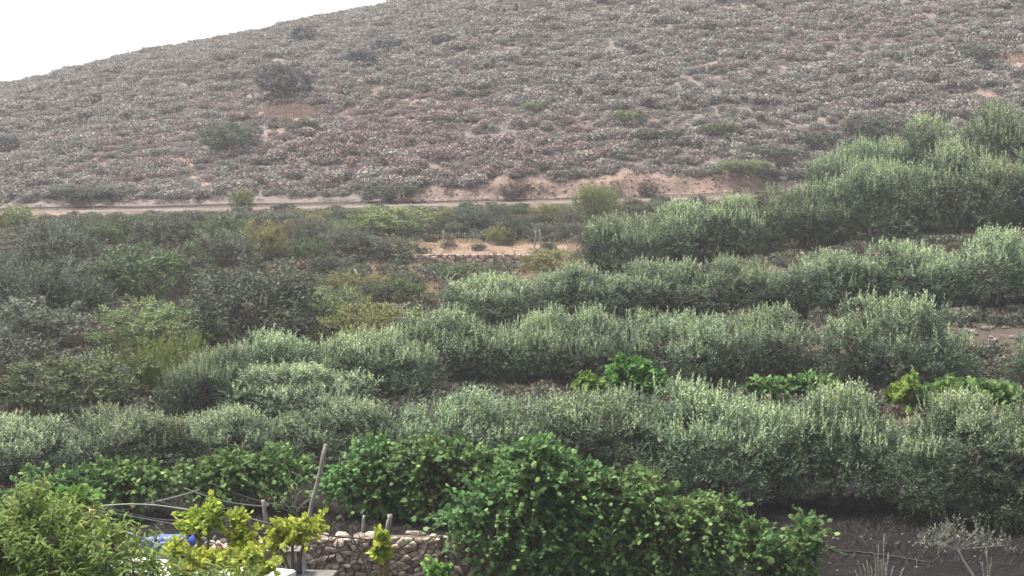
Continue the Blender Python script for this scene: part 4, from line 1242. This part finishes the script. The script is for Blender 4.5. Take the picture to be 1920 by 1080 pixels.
# ------------------------------------------------------------------ bare wood
def bare_tree(name, base, tips, r, mat, label, cat_, Y=None):
    b = hit(*base) if Y is None else PX(base[0], base[1], Y)
    if Y is not None: b[2] = zat(b[0], b[1])
    root = empty(name, b)
    for k_, (tx, ty, rr) in enumerate(tips):
        e = PX(tx, ty, b[1] + rng.normal(0, .25)) - b
        p_ = bezier((0, 0, -.1), np.array((e[0] * .2, e[1] * .3, e[2] * .55)), e, 7) + np.concatenate([np.zeros((2, 3)), rng.normal(0, .02, (5, 3))])
        link('branch' if k_ else 'trunk', tubes('branch', [(p_, np.linspace(r * rr, r * rr * .45, 7))], M[mat], 6), root)
    tag(root, label, cat_)
bare_tree('dead_tree', (832, 556), [(812, 508, 1.2), (826, 518, .8), (842, 512, 1), (856, 512, .9), (872, 518, .7)], .055, 'post', 'dead tree with bare pale upright limbs left of the third olive row', 'dead tree')
bare_tree('bare_sapling', (680, 545), [(664, 506, 1)], .07, 'deadwood', 'single bare curved stem behind the yellow-green bush', 'dead stem')
bare_tree('bare_shrub', (550, 985), [(520, 920, 1), (545, 925, .9), (565, 920, 1), (585, 935, .8), (530, 940, .7), (575, 950, .7), (600, 930, .6), (555, 905, .8), (510, 945, .7)], .018, 'deadwood', 'leafless twiggy shrub left of the leaning pole', 'shrub', Y=32.2)
bare_tree('bare_cane', (705, 1090), [(655, 990, 1.2), (636, 965, .6), (668, 985, .6)], .022, 'bark', 'dark bare cane slanting across the stone wall', 'cane', Y=27.5)
for px, py, tp, lb in [(300, 770, [(285, 735, 1), (318, 728, 1), (325, 742, .7)], 'pale bare branches under the yellowish broom')]:
    bare_tree('bare_branches', (px, py), tp, .04, 'deadwood', lb, 'branches')

# ------------------------------------------------------------------ silver plants on the dark soil
def sapling():
    Y = 29.4
    b = PX(1838, 1085, Y); b[2] = zat(b[0], Y)
    root = empty('olive_sapling', b)
    bl = []
    for px, py, rx, ry in [(1800, 1005, 45, 22), (1760, 1015, 30, 16), (1845, 1010, 40, 20), (1728, 1012, 18, 9), (1885, 1022, 16, 8), (1790, 990, 18, 12), (1835, 990, 14, 12), (1770, 1000, 22, 12)]:
        c = PX(px, py, Y) - b; bl.append((c, (rx / F * Y, .25, ry / F * Y)))
    P, Nn, _ = sample_blobs(bl, 170, .8)
    D = Nn + rng.normal(0, .4, P.shape); D[:, 2] += .5
    L = .14 + .12 * rng.random(len(P)); t0 = .2 + .4 * rng.random(len(P))
    foliage(root, shoots(P - unit(D) * .08, D, L, 9, .075, .024, t0, t0 + .3, spread=.9), 'rhomb', M['silver'], 0, (0, -1, 0))
    f = PX(1796, 1030, Y) - b
    link('stem', tubes('stem', [(wobble((0, 0, -.1), f, 6, .015), np.linspace(.03, .02, 6))], M['deadwood'], 7), root)
    for c, r in bl: link('branch', tubes('branch', [(bezier(f, (f + c) / 2, c, 5), np.linspace(.014, .005, 5))], M['deadwood'], 5), root)
    tag(root, 'young silver-leaved olive sapling with a slanting stem on the dark soil', 'olive sapling')
sapling()
def spikes(px, top, pys, Y, label):
    b = PX(px, 1090, Y); b[2] = zat(b[0], Y)
    root = empty('silver_weed', b)
    Ls, st = [], []
    for tx, ty in pys:
        e = PX(tx, ty, Y + rng.normal(0, .08)) - b
        s = np.array((e[0] * .55, 0, 0)); l = np.linalg.norm(e - s)
        st.append((wobble(s, e, 6, .012), np.linspace(.009, .004, 6)))
        Ls.append(shoots(s[None], (e - s)[None], np.array([l]), 60, .045, .02, np.array([.3]), np.array([.8]), spread=.8, start=.25))
    foliage(root, cat(*Ls), 'rhomb', M['silver'], 0, (0, -1, 0))
    link('stalks', tubes('stalks', st, M['deadwood'], 5), root)
    tag(root, label, 'weed')
spikes(1650, 1005, [(1658, 1002), (1647, 1022), (1640, 1040), (1665, 1035), (1625, 1050), (1618, 1058), (1608, 1052), (1632, 1060), (1675, 1062), (1695, 1064), (1652, 1050), (1604, 1070), (1660, 1055)], 28.8, 'silvery spiky weed at the bottom edge on the dark soil')
spikes(1852, 1030, [(1850, 1028), (1858, 1045), (1842, 1055)], 29.0, 'thin dry weed right of the sapling stem')

# ------------------------------------------------------------------ haze
hm = bpy.data.materials.new('haze_air'); hm.use_nodes = True
t = hm.node_tree; t.nodes.clear()
o_ = t.nodes.new('ShaderNodeOutputMaterial'); pv = t.nodes.new('ShaderNodeVolumePrincipled')
pv.inputs['Color'].default_value = (.93, .93, 1.0, 1); pv.inputs['Density'].default_value = .0005; pv.inputs['Anisotropy'].default_value = .2
t.links.new(pv.outputs[0], o_.inputs['Volume'])
haze = link('haze', box_mesh('haze', (-920, -170, -45), (920, 410, 48), hm, 0))
tag(haze, 'thin pale haze in front of the hill', 'haze', kind='stuff')
